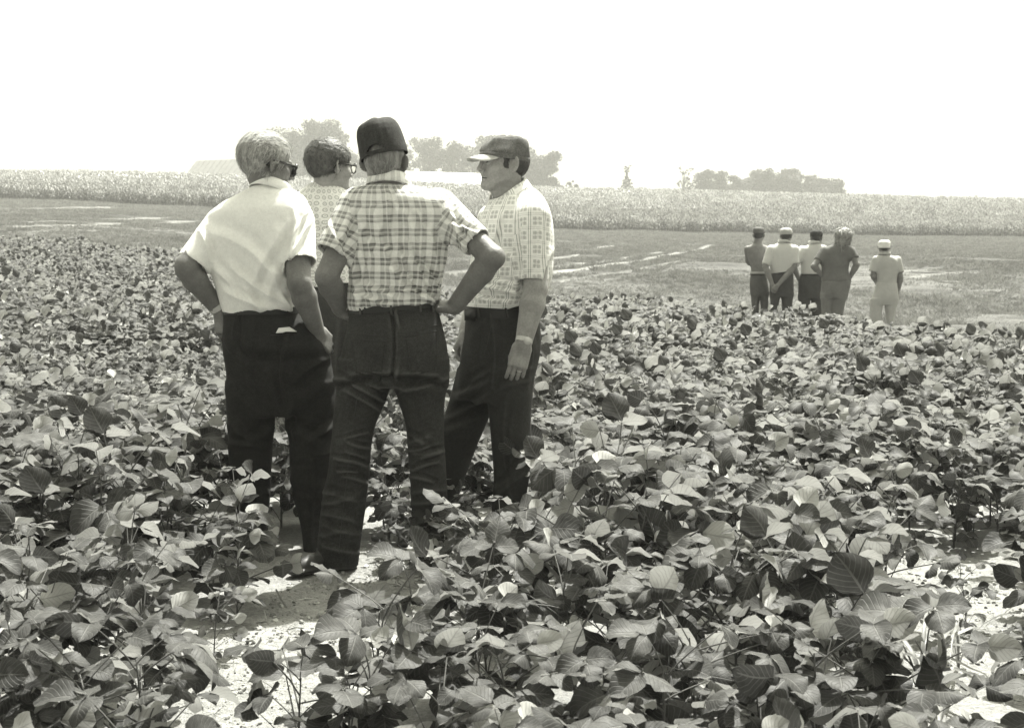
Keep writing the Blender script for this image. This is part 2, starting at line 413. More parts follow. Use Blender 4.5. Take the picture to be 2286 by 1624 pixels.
def plant_spec(rg, height):
    """stem points and the list of (leaf index, location, z rotation, tilt, scale)"""
    lean = rg.normal(0, .05, 2); H = height*.72
    stem = [(lean[0]*t*t*H*2, lean[1]*t*t*H*2, H*t) for t in np.linspace(0, 1, 6)]
    nodes = []; ang = rg.uniform(0, 6.28); n = rg.integers(13, 18)
    for k in range(n):
        t = .04 + .96*(k+.5)/n; p = np.array([lean[0]*t*t*H*2, lean[1]*t*t*H*2, H*t])
        ang += math.pi*(.5 + .62*rg.random())+.5
        nodes.append((int(rg.integers(0, 18)), p, ang, (rg.uniform(-.05, .4) if t < .55 else rg.uniform(-.1, .25)) if t < .9 else rg.uniform(.2, .7), (.84+.28*math.sin(t*2.6))*rg.uniform(.85, 1.15)))
    return stem, nodes
def stem_mesh(stem):
    mb = MB(); mb.tube(stem, [.005, .0045, .004, .0035, .003, .002], 5); return mb.mesh('stem', STEM)
def leaf_matrix(p, ang, tilt, sc):
    return Matrix.Translation(Vector(p)) @ Euler((tilt, 0, ang)).to_matrix().to_4x4() @ Matrix.Scale(sc, 4)

SPECS = [plant_spec(np.random.default_rng(300+i), .56) for i in range(10)]
STEM_ME = [stem_mesh(s[0]) for s in SPECS]
PLANT_ME = []
for i, (stem, nodes) in enumerate(SPECS):
    Vs, Fs, Us, n = [], [], [], 0
    for li, p, ang, tilt, sc in nodes:
        v, f, u = LEAVES[li]; mt = np.array(leaf_matrix(p, ang, tilt, sc)); v = v @ mt[:3, :3].T + mt[:3, 3]
        Vs.append(v); Fs.append(f+n); Us.append(u); n += len(v)
    PLANT_ME.append(mesh_np('bean_plant_kind', np.concatenate(Vs), np.concatenate(Fs), LEAF, True, np.concatenate(Us)))

# where they stand: rows 0.76 m apart, running across the view, a little askew
ROWA = R(7.); ca, sa = math.cos(ROWA), math.sin(ROWA)
pts = []
for r in range(-60, 90):
    off = 1.02 + r*.64
    s_ = np.arange(-50, 50, .105); s_ = s_ + rng.uniform(-.05, .05, len(s_))
    o_ = off + rng.normal(0, .07, len(s_)) + .05*np.sin(s_*.7+r)
    pts.append(np.stack([s_*ca - o_*sa, s_*sa + o_*ca, np.full(len(s_), float(r))], -1))
pts = np.concatenate(pts)
x, y, rowid = pts.T
keep = (y > 1.6) & (y < edge_y(x)-.3*rng.random(len(x))) & (np.abs(x) < .47*y+1.6)
pts = pts[keep]; x, y, rowid = pts.T
def in_px(cx0, cy0, rx, ry, X, Y, h=0.):
    """inside an ellipse round a picture point on the ground"""
    px = CX+FPX*X/Y; py = 587+(CAMH-h)*FPX/Y
    return ((px-cx0)/rx)**2+((py-cy0)/ry)**2 < 1
BARE = [(-.74, 4.0, .26, .45), (-.60, 4.85, .24, .5), (-.36, 4.75, .26, .6), (1.70, 4.9, .2, .5), (1.5, 4.0, .14, .4)]
PXY = CX+FPX*x/y
CLEAR = [(312, 768, 2.0, 3.0), (325, 780, 3.0, 4.5), (470, 700, 4.8, 5.75), (600, 1030, 3.9, 5.75), (960, 1225, 4.3, 5.7), (2030, 2330, 4.2, 5.7), (2010, 2400, 3.0, 4.2)]
kill = np.zeros(len(pts), bool)
for bx_, by_, rx_, ry_ in BARE: kill |= ((x-bx_)/rx_)**2+((y-by_)/ry_)**2 < 1
for a_, b_, c_, d_ in CLEAR: kill |= (PXY > a_+rng.normal(0, 14, len(x))) & (PXY < b_+rng.normal(0, 14, len(x))) & (y > c_) & (y < d_+rng.normal(0, .06, len(x)))
FEET = [(-.87, 5.86), (-.98, 5.9), (-.78, 5.75), (-.72, 5.33), (-.33, 5.33), (.05, 5.7), (-.12, 5.6), (-.66, 6.7), (-.52, 6.7)]
for fx, fy in FEET: kill |= (x-fx)**2+(y-fy)**2 < .17**2
pts = pts[~kill]; x, y, rowid = pts.T
gap = vnoise(x, y, 1.0, 11)
pts = pts[(gap > np.where(y < 6.5, .08, .27)) | (rng.random(len(pts)) > .6)]; x, y, rowid = pts.T
hs = (.82 + .32*vnoise(x, y, .8, 12))*rng.uniform(.86, 1.1, len(x))*np.clip(.80+.08*(y-2), .8, 1.)
PXY = CX+FPX*x/y; hs = np.where((PXY > 380) & (PXY < 660) & (y < 5) & (y > 4.3), hs*.85, hs); hs = np.where((y > 12.5) & (y < 22), hs*1.1, hs); hs = np.where((PXY > 660) & (PXY < 1080) & (y < 3.9) & (y > 2.8), hs*.9, hs)
extra_ = np.array([(-.95, 4.5, .75), (-.12, 4.9, .62), (-.02, 4.6, .7), (-.22, 4.55, .55), (-.28, 5.45, .6), (-.4, 5.6, .6), (-.55, 5.9, .7), (-.45, 6.1, .8), (-.3, 6.0, .8), (-.42, 5.35, .55), (-.33, 5.75, .6), (-.25, 5.2, .5), (-.5, 5.75, .55), (-.30, 5.0, .42), (-.93, 4.05, .5), (-.98, 3.45, .7), (1.52, 4.35, .5)])
x = np.concatenate([x, extra_[:, 0]]); y = np.concatenate([y, extra_[:, 1]]); hs = np.concatenate([hs, extra_[:, 2]]); rowid = np.concatenate([rowid, np.round((extra_[:, 1]-1.02)/.64)]); pts = np.stack([x, y, rowid], -1)
z = ground_z(x, y)
vis = (np.abs(x) < .392*y+.12) & (587+(CAMH-.5)*FPX/y < 1640)
px_size = 1./y + np.where(vis, 10, 0)
order = np.argsort(-px_size)
N_IND = 300
ind = order[:N_IND]; rest = order[N_IND:]
ORD = ['nearest', 'second', 'third', 'fourth', 'fifth', 'sixth', 'seventh', 'eighth', 'ninth', 'tenth', 'eleventh', 'twelfth']
_r0 = rowid[ind].min()
def zone_label(X, Y, h, r, k):
    px = CX+FPX*X/Y
    size = 'Low' if h < .92 else 'Tall' if h > 1.08 else 'Middling'
    side = ('below the left border', 'left of the bare soil', 'beside the bare soil', 'before the white-shirted man', 'before the plaid-shirted man', 'before the pale-brimmed man',
            'just right of the pale-brimmed man', 'between near and far groups', 'below the shirtless far man', 'below the fair-haired far man', 'below the man in coverall', 'at the weedy right gap')
    q = int(np.searchsorted([150, 400, 620, 780, 980, 1170, 1380, 1600, 1760, 1900, 2080], px))
    return size, '%s row, %s' % (ORD[min(int(r-_r0), 11)], side[q])
LAB = {}
for i in ind: LAB.setdefault(zone_label(x[i], y[i], hs[i], rowid[i], 0), []).append(i)
PLAB = {}
NTH = ['First', 'Second', 'Third', 'Fourth', 'Fifth', 'Sixth', 'Seventh', 'Eighth', 'Ninth', 'Tenth', 'Eleventh', 'Twelfth', 'Thirteenth', 'Fourteenth']
for (sz, w_), mem in LAB.items():
    mem.sort(key=lambda i: x[i]/y[i])
    for n_, i in enumerate(mem): PLAB[i] = ('%s soybean plant in the %s' % (sz, w_)) if len(mem) == 1 else '%s %s soybean plant from the left, %s' % (NTH[min(n_, 13)], sz.lower(), w_)
for q, i in enumerate(ind):
    k = int(rng.integers(0, 10)); sc = float(hs[i])
    e = bpy.data.objects.new('soybean_plant', None); COL.objects.link(e); e.empty_display_size = .1
    e.location = (x[i], y[i], z[i]-.005); e.rotation_euler = (0, 0, rng.uniform(0, 6.28)); e.scale = (sc, sc, sc)
    tag(e, PLAB[i], 'plant', 'soybean plants in the near rows')
    s_ = bpy.data.objects.new('stem', STEM_ME[k]); COL.objects.link(s_); s_.parent = e
    for li, p, ang, tilt, lsc in SPECS[k][1]:
        l = bpy.data.objects.new('leaf', LEAF_ME[(li+q) % 18]); COL.objects.link(l); l.parent = e
        l.location = p; l.rotation_euler = (tilt, rng.normal(0, .08), ang); l.scale = (lsc,)*3
rs = hs[rest]
gn_scatter('soybean_field', np.stack([x[rest], y[rest], z[rest]], -1),
           np.stack([rng.normal(0, .06, len(rest)), rng.normal(0, .06, len(rest)), rng.uniform(0, 6.28, len(rest))], -1),
           np.stack([rs]*3, -1), rng.integers(0, 10, len(rest)), PLANT_ME,
           'dense soybean rows covering the field behind and around the men', 'soybeans')
print('bean plants', len(pts))

# ------------------------------------------------------------------ crop on the far hillside
def crop_mat():
    m = M('corn_leaf', rough=.5, spec=.4); n = m.noise(3, 3, .6); r_ = m.rand()
    m.colour(n.ramp(.2, .8, .8, 1.2)*r_.ramp(0, 1, .6, 1.4)*.21); m.translucent(.08, 1.2); return m.mat
CROP = crop_mat()
def corn_clump(seed):
    rg = np.random.default_rng(seed); mb = MB()
    for _ in range(4):
        bx_, by_ = rg.uniform(-.45, .45, 2); H = rg.uniform(1.15, 1.5)
        mb.tube([(bx_, by_, 0), (bx_, by_, H*.8)], [.03, .012], 3, False)
        for k in range(8):
            zz = H*(.25+.7*k/8); a = k*2.5+rg.uniform(-.5, .5); L = rg.uniform(.35, .55); wd = rg.uniform(.05, .085)
            d = Vector((math.cos(a), math.sin(a), 0)); n_ = Vector((-d.y, d.x, 0)); b = Vector((bx_, by_, zz))
            p = [b, b+d*L*.35+Vector((0, 0, L*.42)), b+d*L*.75+Vector((0, 0, L*.42)), b+d*L*1.05+Vector((0, 0, L*.05))]
            ww = [.03, wd, wd*.9, .005]; vs_ = []
            for q in range(4): vs_ += [p[q]-n_*ww[q], p[q]+n_*ww[q]]
            mb.add(vs_, [(0, 1, 3, 2), (2, 3, 5, 4), (4, 5, 7, 6)])
    return mb.mesh('corn_clump', CROP, False)
CORN = [corn_clump(40+i) for i in range(6)]
cp = []
cell = .95
Yc = 130.
while Yc < 285:
    step = cell*(1 if Yc < 170 else 1.35 if Yc < 220 else 1.7)
    wdt = .5*Yc+12
    xs_ = np.arange(-wdt, wdt, step); cp.append(np.stack([xs_ + rng.uniform(-.35, .35, len(xs_)), np.full(len(xs_), Yc)+rng.uniform(-.4, .4, len(xs_)), np.full(len(xs_), step/cell)], -1)); Yc += step
cp = np.concatenate(cp); cp = cp[rng.random(len(cp)) > .03]
cz = ground_z(cp[:, 0], cp[:, 1]); cs = cp[:, 2]**.5*rng.uniform(.85, 1.12, len(cp))*(.9+.25*vnoise(cp[:, 0], cp[:, 1], .06, 31))
gn_scatter('corn_field', np.stack([cp[:, 0], cp[:, 1], cz], -1), np.stack([0*cz, 0*cz, rng.uniform(0, 6.28, len(cz))], -1),
           np.stack([cp[:, 2]*.9, cp[:, 2]*.9, cs], -1), rng.integers(0, 6, len(cz)), CORN, 'tall corn crop standing on the far hillside', 'corn')
print('corn clumps', len(cp))

# ------------------------------------------------------------------ short grass of the mown strip
def grass_mat():
    m = M('grass_blade', rough=.7, spec=.2); r_ = m.rand(); m.colour(r_.ramp(0, 1, .15, .34)*1.0); m.translucent(.2, 1.3); return m.mat
GRASSM = grass_mat()
def tuft(seed, n=16, h=.045):
    rg = np.random.default_rng(seed); mb = MB()
    for _ in range(n):
        b = Vector((rg.normal(0, .05), rg.normal(0, .05), 0)); a = rg.uniform(0, 6.28); L = h*rg.uniform(.6, 1.4); d = Vector((math.cos(a), math.sin(a), 0))*L*rg.uniform(.2, .9); n_ = Vector((-math.sin(a), math.cos(a), 0))*.0035
        mb.add([b-n_, b+n_, b+d*.5+Vector((0, 0, L*.75)), b+d+Vector((0, 0, L))], [(0, 1, 2), (1, 3, 2)])
    return mb.mesh('grass_tuft', GRASSM, False)
TUFT = [tuft(i) for i in range(5)]
gx = rng.uniform(-55, 55, 420000); gy = 12+ (rng.random(420000)**1.25)*119
ok = (gy > edge_y(gx)-.1) & (np.abs(gx) < .42*gy+.5) & (vnoise(gx, gy, .5, 21) > .10)
gx, gy = gx[ok], gy[ok]; ok = track_at(np.stack([gx, gy], -1)) < .08+.25*rng.random(len(gx)); gx, gy = gx[ok], gy[ok]
sc = rng.uniform(.5, 1.3, len(gx))*(.5+.9*vnoise(gx, gy, .35, 22))*(1+gy/60)
gn_scatter('mown_grass', np.stack([gx, gy, ground_z(gx, gy)], -1), np.stack([0*gx, 0*gx, rng.uniform(0, 6.28, len(gx))], -1), np.stack([sc]*3, -1), rng.integers(0, 5, len(gx)), TUFT, 'short mown grass between the bean field and the corn hill', 'grass')
print('tufts', len(gx))

# ------------------------------------------------------------------ clods and litter on the bare soil
def clod_mat():
    m = M('soil_clod', rough=.95, spec=.1); n = m.noise(30, 5, .7); r_ = m.rand(); m.colour(n.ramp(.2, .8, .75, 1.1)*r_.ramp(0, 1, .22, .5)); m.bump(n, .01, 1.); return m.mat
CLODM = clod_mat()
def clod(seed):
    rg = np.random.default_rng(seed); mb = MB(); n = 7
    rings = [(-.4, .6), (0., 1.), (.45, .85), (.8, .4)]
    V_ = []
    for zz, rr in rings:
        for q in range(n): V_.append((math.cos(q*6.283/n)*rr*rg.uniform(.7, 1.2), math.sin(q*6.283/n)*rr*rg.uniform(.7, 1.2), zz*.7*rg.uniform(.7, 1.2)))
    F_ = [(i*n+q, i*n+(q+1) % n, (i+1)*n+(q+1) % n, (i+1)*n+q) for i in range(3) for q in range(n)]+[tuple(3*n+q for q in range(n))]
    mb.add([tuple(c*.012 for c in v) for v in V_], F_); return mb.mesh('clod', CLODM, False)
def litter(seed):
    rg = np.random.default_rng(seed); mb = MB(); L = rg.uniform(.015, .05)
    mb.tube([(-L, 0, .004), (0, rg.normal(0, .006), .008), (L, rg.normal(0, .01), .004)], .0016, 3, False); return mb.mesh('straw', CLODM, False)
bp = []
for bx_, by_, rx_, ry_ in BARE:
    n = int(5200*rx_*ry_); a = rng.uniform(0, 6.28, n); r_ = np.sqrt(rng.random(n))*1.25
    bp.append(np.stack([bx_+np.cos(a)*r_*rx_, by_+np.sin(a)*r_*ry_], -1))
bp = np.concatenate(bp); n = len(bp); sc = np.exp(rng.normal(-.9, .55, n))
gn_scatter('soil_crumbs', np.stack([bp[:, 0], bp[:, 1], ground_z(bp[:, 0], bp[:, 1]) + (vnoise(bp[:, 0], bp[:, 1], 3.1, 1)-.5)*.035+.002], -1), np.stack([rng.normal(0, .5, n), rng.normal(0, .5, n), rng.uniform(0, 6.28, n)], -1),
           np.stack([sc]*3, -1), rng.integers(0, 8, n), [clod(i) for i in range(5)]+[litter(i) for i in range(3)], 'crumbs of dry pale soil and straw on the bare ground', 'soil')

# ------------------------------------------------------------------ grass weed at the right edge
def weed_mat():
    m = M('weed_blade', rough=.45, spec=.4); n = m.noise(30, 3); m.colour(n.ramp(.2, .8, .16, .30)); m.translucent(.3, 1.3); return m.mat
WEEDM = weed_mat()
def weed(px, D, label, seed, H=.34, n=9):
    rg = np.random.default_rng(seed); X = (px-CX)/FPX*D; root = bpy.data.objects.new('grass_weed', None); COL.objects.link(root); root.location = (X, D, 0); tag(root, label, 'weed', 'grass weeds on the bare strip')
    for k in range(n):
        a = rg.uniform(0, 6.28); L = H*rg.uniform(.8, 1.5); w_ = rg.uniform(.005, .010); d = Vector((math.cos(a), math.sin(a), 0)); s_ = Vector((-d.y, d.x, 0)); mb = MB(); V_ = []; N_ = 9
        for q in range(N_+1):
            t = q/N_; hh = L*(1.15*t-.85*t*t*rg.uniform(.95, 1.05)); p_ = d*L*(.15*t+.75*t*t)+Vector((0, 0, hh)); ww = w_*math.sin(math.pi*min(t*.85+.12, 1))
            V_ += [p_-s_*ww+Vector((0, 0, ww*.6)), p_, p_+s_*ww+Vector((0, 0, ww*.6))]
        F_ = [(q*3+i, q*3+i+1, q*3+i+4, q*3+i+3) for q in range(N_) for i in (0, 1)]
        mb.add(V_, F_); link('blade', mb.mesh('blade', WEEDM), root)
weed(2075, 3.75, 'arching pale grass weed on the bare strip at the lower right corner', 1)
weed(2160, 3.95, 'broad-bladed grass weed at the right border, behind the arching one', 2, .40, 8)
weed(2120, 3.45, 'small grass tuft nearest the lower right corner', 3, .22, 8)
# ------------------------------------------------------------------ farm buildings on the ridge
def plain(name, v, rough=.8, spec=.3, nscale=0, amp=.2):
    m = M(name, rough, spec)
    if nscale: m.colour(m.noise(nscale, 4, .6).ramp(.2, .8, 1-amp, 1+amp)*v)
    else: m.colour(v)
    return m.mat
ROOFM = plain('barn_roof', .15, nscale=1.2); WALLM = plain('barn_wall', .035, nscale=.8); METALM = plain('shed_roof_metal', .8, .5, nscale=.5, amp=.05)
def gable(name, label, cat, c, ang, L, Wd, hw, hr, over, mw, mr, ribs=0):
    root = bpy.data.objects.new(name, None); COL.objects.link(root); root.location = c; root.rotation_euler = (0, 0, ang); tag(root, label, cat)
    mb = MB(); a, b = L/2, Wd/2
    mb.add([(-a, -b, 0), (a, -b, 0), (a, b, 0), (-a, b, 0), (-a, -b, hw), (a, -b, hw), (a, b, hw), (-a, b, hw), (-a, 0, hr-.05), (a, 0, hr-.05)],
           [(0, 1, 5, 4), (2, 3, 7, 6), (3, 0, 4, 8, 7), (1, 2, 6, 9, 5)])
    link('wall', mb.mesh('wall', mw, False), root)
    rf = MB()
    sl = (hr-hw)/b
    for sg in (-1, 1):
        e0, e1 = sg*(b+over), 0.; z0 = hw-over*sl
        rf.add([(-a-over, e0, z0), (a+over, e0, z0), (a+over, e1, hr), (-a-over, e1, hr), (-a-over, e0, z0-.15), (a+over, e0, z0-.15), (a+over, e1, hr-.15), (-a-over, e1, hr-.15)],
               [(0, 1, 2, 3), (4, 7, 6, 5), (0, 4, 5, 1), (3, 2, 6, 7), (0, 3, 7, 4), (1, 5, 6, 2)])
    r = link('roof', rf.mesh('roof', mr, False), root)
    if ribs:
        rb = MB()
        for k in range(ribs):
            xx = -a+L*(k+.5)/ribs
            for sg in (-1, 1): rb.tube([(xx, sg*(b+over), hw-over*sl+.05), (xx, 0, hr+.05)], .07, 4)
        link('roof_seam', rb.mesh('roof_seam', mr, False), r)
    return root
p = W(487, 392, 285); g = float(ground_z(p.x, p.y))
top = W(480, 351, 285).z
gable('barn', 'long grey barn with steep gabled roof on the hilltop, behind the white-shirted man', 'barn', (p.x+2.2, 287, g-.3), R(-26), 17.5, 9, (top-g)*.40, top-g, .4, WALLM, ROOFM, 12)
dm = MB(); dm.box((0, 0, 0), (.1, 2.6, 2.4))
p = W(975, 400, 300); g = float(ground_z(p.x, p.y)); top = W(975, 384, 300).z
gable('machine_shed', 'low white metal-roofed shed on the hilltop between the two capped men', 'shed', (p.x-1, 300, g-.2), R(24), 24, 13, max((top-g)*.5, 1.2), top-g+.2, .4, plain('shed_wall', .7), METALM, 18)

# ------------------------------------------------------------------ trees on the skyline
BARKM = plain('bark', .07, nscale=3); 
def crown_mat():
    m = M('tree_leaf', rough=.6, spec=.3); r_ = m.noise(1.3, 2, .5); m.colour(r_.ramp(.25, .75, .025, .065)*1.0); m.translucent(.25, 1.3); return m.mat
CROWNM = crown_mat()
def leaf_faces(rg, centers, radii, per, size):
    Vs = []
    for c, r_ in zip(centers, radii):
        n = int(per*r_*r_)+6; d = rg.normal(0, 1, (n, 3)); d /= np.linalg.norm(d, axis=1)[:, None]
        p_ = c + d*(r_*np.array([1, 1, .75]))*(rg.random((n, 1))**.45)
        a = rg.normal(0, 1, (n, 3)); a /= np.linalg.norm(a, axis=1)[:, None]; b = np.cross(a, rg.normal(0, 1, (n, 3))); b /= np.linalg.norm(b, axis=1)[:, None]
        s_ = size*rg.uniform(.6, 1.3, (n, 1))
        Vs.append(np.stack([p_-a*s_, p_-b*s_*.6, p_+a*s_, p_+b*s_*.6], 1).reshape(-1, 3))
    V_ = np.concatenate(Vs); return V_, np.arange(len(V_)).reshape(-1, 4)
def tree(px, pbase, ptop, halfw, Y, label, group, seed, dens=1., open_=.0, trunk_frac=.28, name='broadleaf_tree'):
    rg = np.random.default_rng(seed); b = W(px, pbase, Y); t = W(px, ptop, Y); s_ = FPX/Y; hw = halfw/s_
    g = float(ground_z(b.x, Y)); base = Vector((b.x, Y, g-.1)); H = t.z-g
    root = bpy.data.objects.new(name, None); COL.objects.link(root); root.location = base; tag(root, label, 'tree', group)
    tk = MB(); tr_ = .035*H+.05; tk.tube([(0, 0, -.2), (rg.normal(0, .1), 0, H*.3), (rg.normal(0, .3), rg.normal(0, .2), H*.6), (rg.normal(0, .4), 0, H*.85)], [tr_, tr_*.8, tr_*.5, tr_*.15], 7)
    cen, rad = [], []; nl = int(11*dens)+4
    for k in range(nl):
        a = rg.uniform(0, 6.28); hh = H*(trunk_frac+(.96-trunk_frac)*((k+.5)/nl)); rel = (hh/H-trunk_frac)/(1-trunk_frac)
        rr = hw*(math.sin(math.pi*min(.18+rel*.75, 1.))**.5)*rg.uniform(.6, 1.02)
        end = Vector((math.cos(a)*rr, math.sin(a)*rr*.8, hh)); st = Vector((0, 0, hh*.62))
        m1 = st.lerp(end, .5)+Vector((0, 0, .05*H)); tk.tube([st, m1, end], [tr_*.38, tr_*.22, .03], 5)
        for q in range(3):
            f = rg.uniform(.5, 1.12); c = st.lerp(end, f)+Vector(rg.normal(0, .06*H, 3))
            cr = hw*rg.uniform(.26, .46)*(1-open_*.4)
            if c.z+cr*.7 > H: c.z = H-cr*.7
            cen.append(np.array(c)); rad.append(cr)
    link('trunk', tk.mesh('trunk', BARKM), root)
    V_, F_ = leaf_faces(rg, cen, rad, 55*dens*(1-open_*.5), .30)
    link('crown', mesh_np('crown', V_, F_, CROWNM, False), root)
    return root
G1 = 'tall trees round the farmstead'; G2 = 'round trees on the right-hand skyline'
tree(590, 395, 300, 38, 330, 'faint thin-crowned tree directly behind the head of the white-haired man', G1, 1, .6, .6)
tree(690, 392, 259, 78, 322, 'tall spreading open tree above the head of the wavy-haired man', G1, 2, 1.3, .35, .3)
tree(745, 395, 345, 30, 335, 'small bushy tree behind the glasses of the wavy-haired man', G1, 22, 1., .0, .1)
row = [(800, 330, 40, 'leafy tree hidden behind the tall dark cap'), (880, 318, 44, 'tree just right of the tall dark cap'), (945, 306, 44, 'first high-crowned tree over the white shed roof'), (1010, 308, 42, 'second high-crowned tree over the white shed roof'),
       (1062, 318, 36, 'tree just left of the light cap brim, at the end of the shed'), (1110, 300, 42, 'tree largely hidden behind the head of the man in the windowpane shirt'), (1165, 318, 40, 'tree behind the nape of the man in the windowpane shirt')]
for i, (px_, tp, hw_, lb) in enumerate(row): tree(px_, 408, tp, hw_, 330+6*(i % 3), lb, G1, 10+i, 1.2, .12, .26)
tree(1213, 412, 337, 42, 322, 'big round tree that ends the farm grove, right of the man in the windowpane shirt', G1, 19, 1.5, .05, .1)
tree(1271, 416, 402, 9, 318, 'tiny bush on the ridge just right of the farm grove', 'small ridge bushes', 30, 1., 0., .05, 'bush')
tree(1288, 418, 407, 8, 318, 'tiny bush on the ridge, second one right of the farm grove', 'small ridge bushes', 31, 1., 0., .05, 'bush')
tree(1525, 424, 369, 26, 325, 'thin airy tree with gaps in its crown, left of the round trees', G2, 32, .5, .75, .2)
tree(1590, 427, 379, 40, 330, 'round tree immediately right of the thin airy tree', G2, 33, 1.4, .1, .08)
tree(1630, 427, 390, 30, 332, 'lower tree between the first round tree and the dip', G2, 34, 1.3, 0., .08)
tree(1665, 430, 391, 32, 335, 'lowest tree in the dip of the round trees', G2, 35, 1.3, 0., .08)
tree(1715, 432, 376, 38, 328, 'left half of the tallest clump among the round trees', G2, 36, 1.5, 0., .06)
tree(1760, 434, 374, 44, 330, 'tallest broad tree among the round trees', G2, 37, 1.5, 0., .06)
tree(1797, 435, 390, 30, 333, 'sloping tree on the right shoulder of the tallest clump', G2, 38, 1.4, 0., .06)
tree(1845, 438, 397, 40, 330, 'low round tree that ends the right-hand clump', G2, 39, 1.5, 0., .05)
# conifer
def conifer(px, pbase, ptop, halfw, Y, label):
    rg = np.random.default_rng(77); b = W(px, pbase, Y); s_ = FPX/Y; g = float(ground_z(b.x, Y)); H = W(px, ptop, Y).z-g; hw = halfw/s_*2.6
    root = bpy.data.objects.new('spruce_tree', None); COL.objects.link(root); root.location = (b.x, Y, g-.1); tag(root, label, 'tree')
    tk = MB(); tk.tube([(0, 0, 0), (0, 0, H)], [.09, .02], 6); link('trunk', tk.mesh('trunk', BARKM), root)
    cen, rad = [], []
    for k in range(60):
        t_ = k/46; a = k*2.4; rr = hw*(1-t_)**.8*rg.uniform(.6, 1); z_ = H*(.08+.9*t_)
        for f in (.4, .75, 1.): cen.append(np.array([math.cos(a)*rr*f, math.sin(a)*rr*f, z_-.12*rr*f])); rad.append(.22+.3*(1-t_))
    V_, F_ = leaf_faces(rg, cen, rad, 260, .16); link('crown', mesh_np('crown', V_, F_, CROWNM, False), root)
conifer(1399, 421, 388, 15, 312, 'small lone spruce on the ridge left of the round trees')
# ------------------------------------------------------------------ solid modelling of figures on a grid (numpy)
class Field:
    def __init__(s, lo, hi, h):
        s.lo = np.array(lo, float); s.h = h; s.n = np.ceil((np.array(hi)-s.lo)/h).astype(int)+1
        s.ax = [(s.lo[i]+h*np.arange(s.n[i])).astype(np.float32) for i in range(3)]; s.f = np.full(s.n, .3, np.float32)
    def block(s, lo, hi):
        sl = []
        for i in range(3):
            a = int(max(0, math.floor((lo[i]-s.lo[i])/s.h))); b = int(min(s.n[i], math.ceil((hi[i]-s.lo[i])/s.h)+1))
            if b <= a+1: return None
            sl.append(slice(a, b))
        X = s.ax[0][sl[0]][:, None, None]; Y = s.ax[1][sl[1]][None, :, None]; Z = s.ax[2][sl[2]][None, None, :]
        return tuple(sl), X, Y, Z
    def op(s, fn, lo, hi, k=.0, mode='u'):
        pad = k+3*s.h; b = s.block(np.array(lo)-pad, np.array(hi)+pad)
        if b is None: return
        sl, X, Y, Z = b; d = fn(X, Y, Z)+0*X+0*Y+0*Z; f = s.f[sl]
        if mode == 's': f_, d = -f, d
        else: f_ = f
        if k > 0:
            h = np.clip(.5+.5*(d-f_)/k, 0, 1); r = d*(1-h)+f_*h-k*h*(1-h)
        else: r = np.minimum(f_, d)
        s.f[sl] = -r if mode == 's' else r
    def cone(s, a, b, ra, rb, k=.01, mode='u', fl=None):
        """tapered capsule; fl=(axis vector, factor): flattened along that axis"""
        a, b = np.array(a, float), np.array(b, float); r = max(ra, rb)
        s.op(cone_fn(a, b, ra, rb, fl), np.minimum(a, b)-r, np.maximum(a, b)+r, k, mode)
    def ell(s, c, r, k=.01, mode='u', rot=None):
        c = np.array(c, float); r = np.array(r, float); rm = r.max()
        s.op(ell_fn(c, r, rot), c-rm, c+rm, k, mode)
    def mesh(s):
        f = s.f; sg = f < 0
        c = np.zeros(np.array(f.shape)-1, np.uint8)
        for dx in (0, 1):
            for dy in (0, 1):
                for dz in (0, 1): c += sg[dx:f.shape[0]-1+dx, dy:f.shape[1]-1+dy, dz:f.shape[2]-1+dz]
        act = (c > 0) & (c < 8); I = np.argwhere(act); idx = np.full(act.shape, -1, np.int32); idx[act] = np.arange(len(I))
        acc = np.zeros((len(I), 3)); cnt = np.zeros(len(I))
        corners = [(a, b, d) for a in (0, 1) for b in (0, 1) for d in (0, 1)]
        cv = {q: f[I[:, 0]+q[0], I[:, 1]+q[1], I[:, 2]+q[2]] for q in corners}
        for q in corners:
            for ax in range(3):
                if q[ax] == 0:
                    q2 = list(q); q2[ax] = 1; q2 = tuple(q2); a, b = cv[q], cv[q2]; m_ = (a < 0) != (b < 0)
                    t = np.where(m_, a/np.where(a == b, 1, a-b), 0); p = np.zeros((len(I), 3)); p[:] = q; p[:, ax] = t
                    acc += p*m_[:, None]; cnt += m_
        V = s.lo + (I + acc/np.maximum(cnt, 1)[:, None])*s.h
        Fs = []
        for ax in range(3):
            u, v = (ax+1) % 3, (ax+2) % 3
            a = sg.take(range(0, f.shape[ax]-1), ax); b = sg.take(range(1, f.shape[ax]), ax); e = a != b
            E = np.argwhere(e); E = E[(E[:, u] > 0) & (E[:, v] > 0) & (E[:, u] < f.shape[u]-1) & (E[:, v] < f.shape[v]-1)]
            ins = a[E[:, 0], E[:, 1], E[:, 2]]
            def g(du, dv):
                q = E.copy(); q[:, u] -= du; q[:, v] -= dv; return idx[q[:, 0], q[:, 1], q[:, 2]]
            Q = np.stack([g(1, 1), g(0, 1), g(0, 0), g(1, 0)], -1); Q[~ins] = Q[~ins][:, ::-1]; Fs.append(Q)
        F = np.concatenate(Fs); F = F[(F >= 0).all(1)]
        return V, F
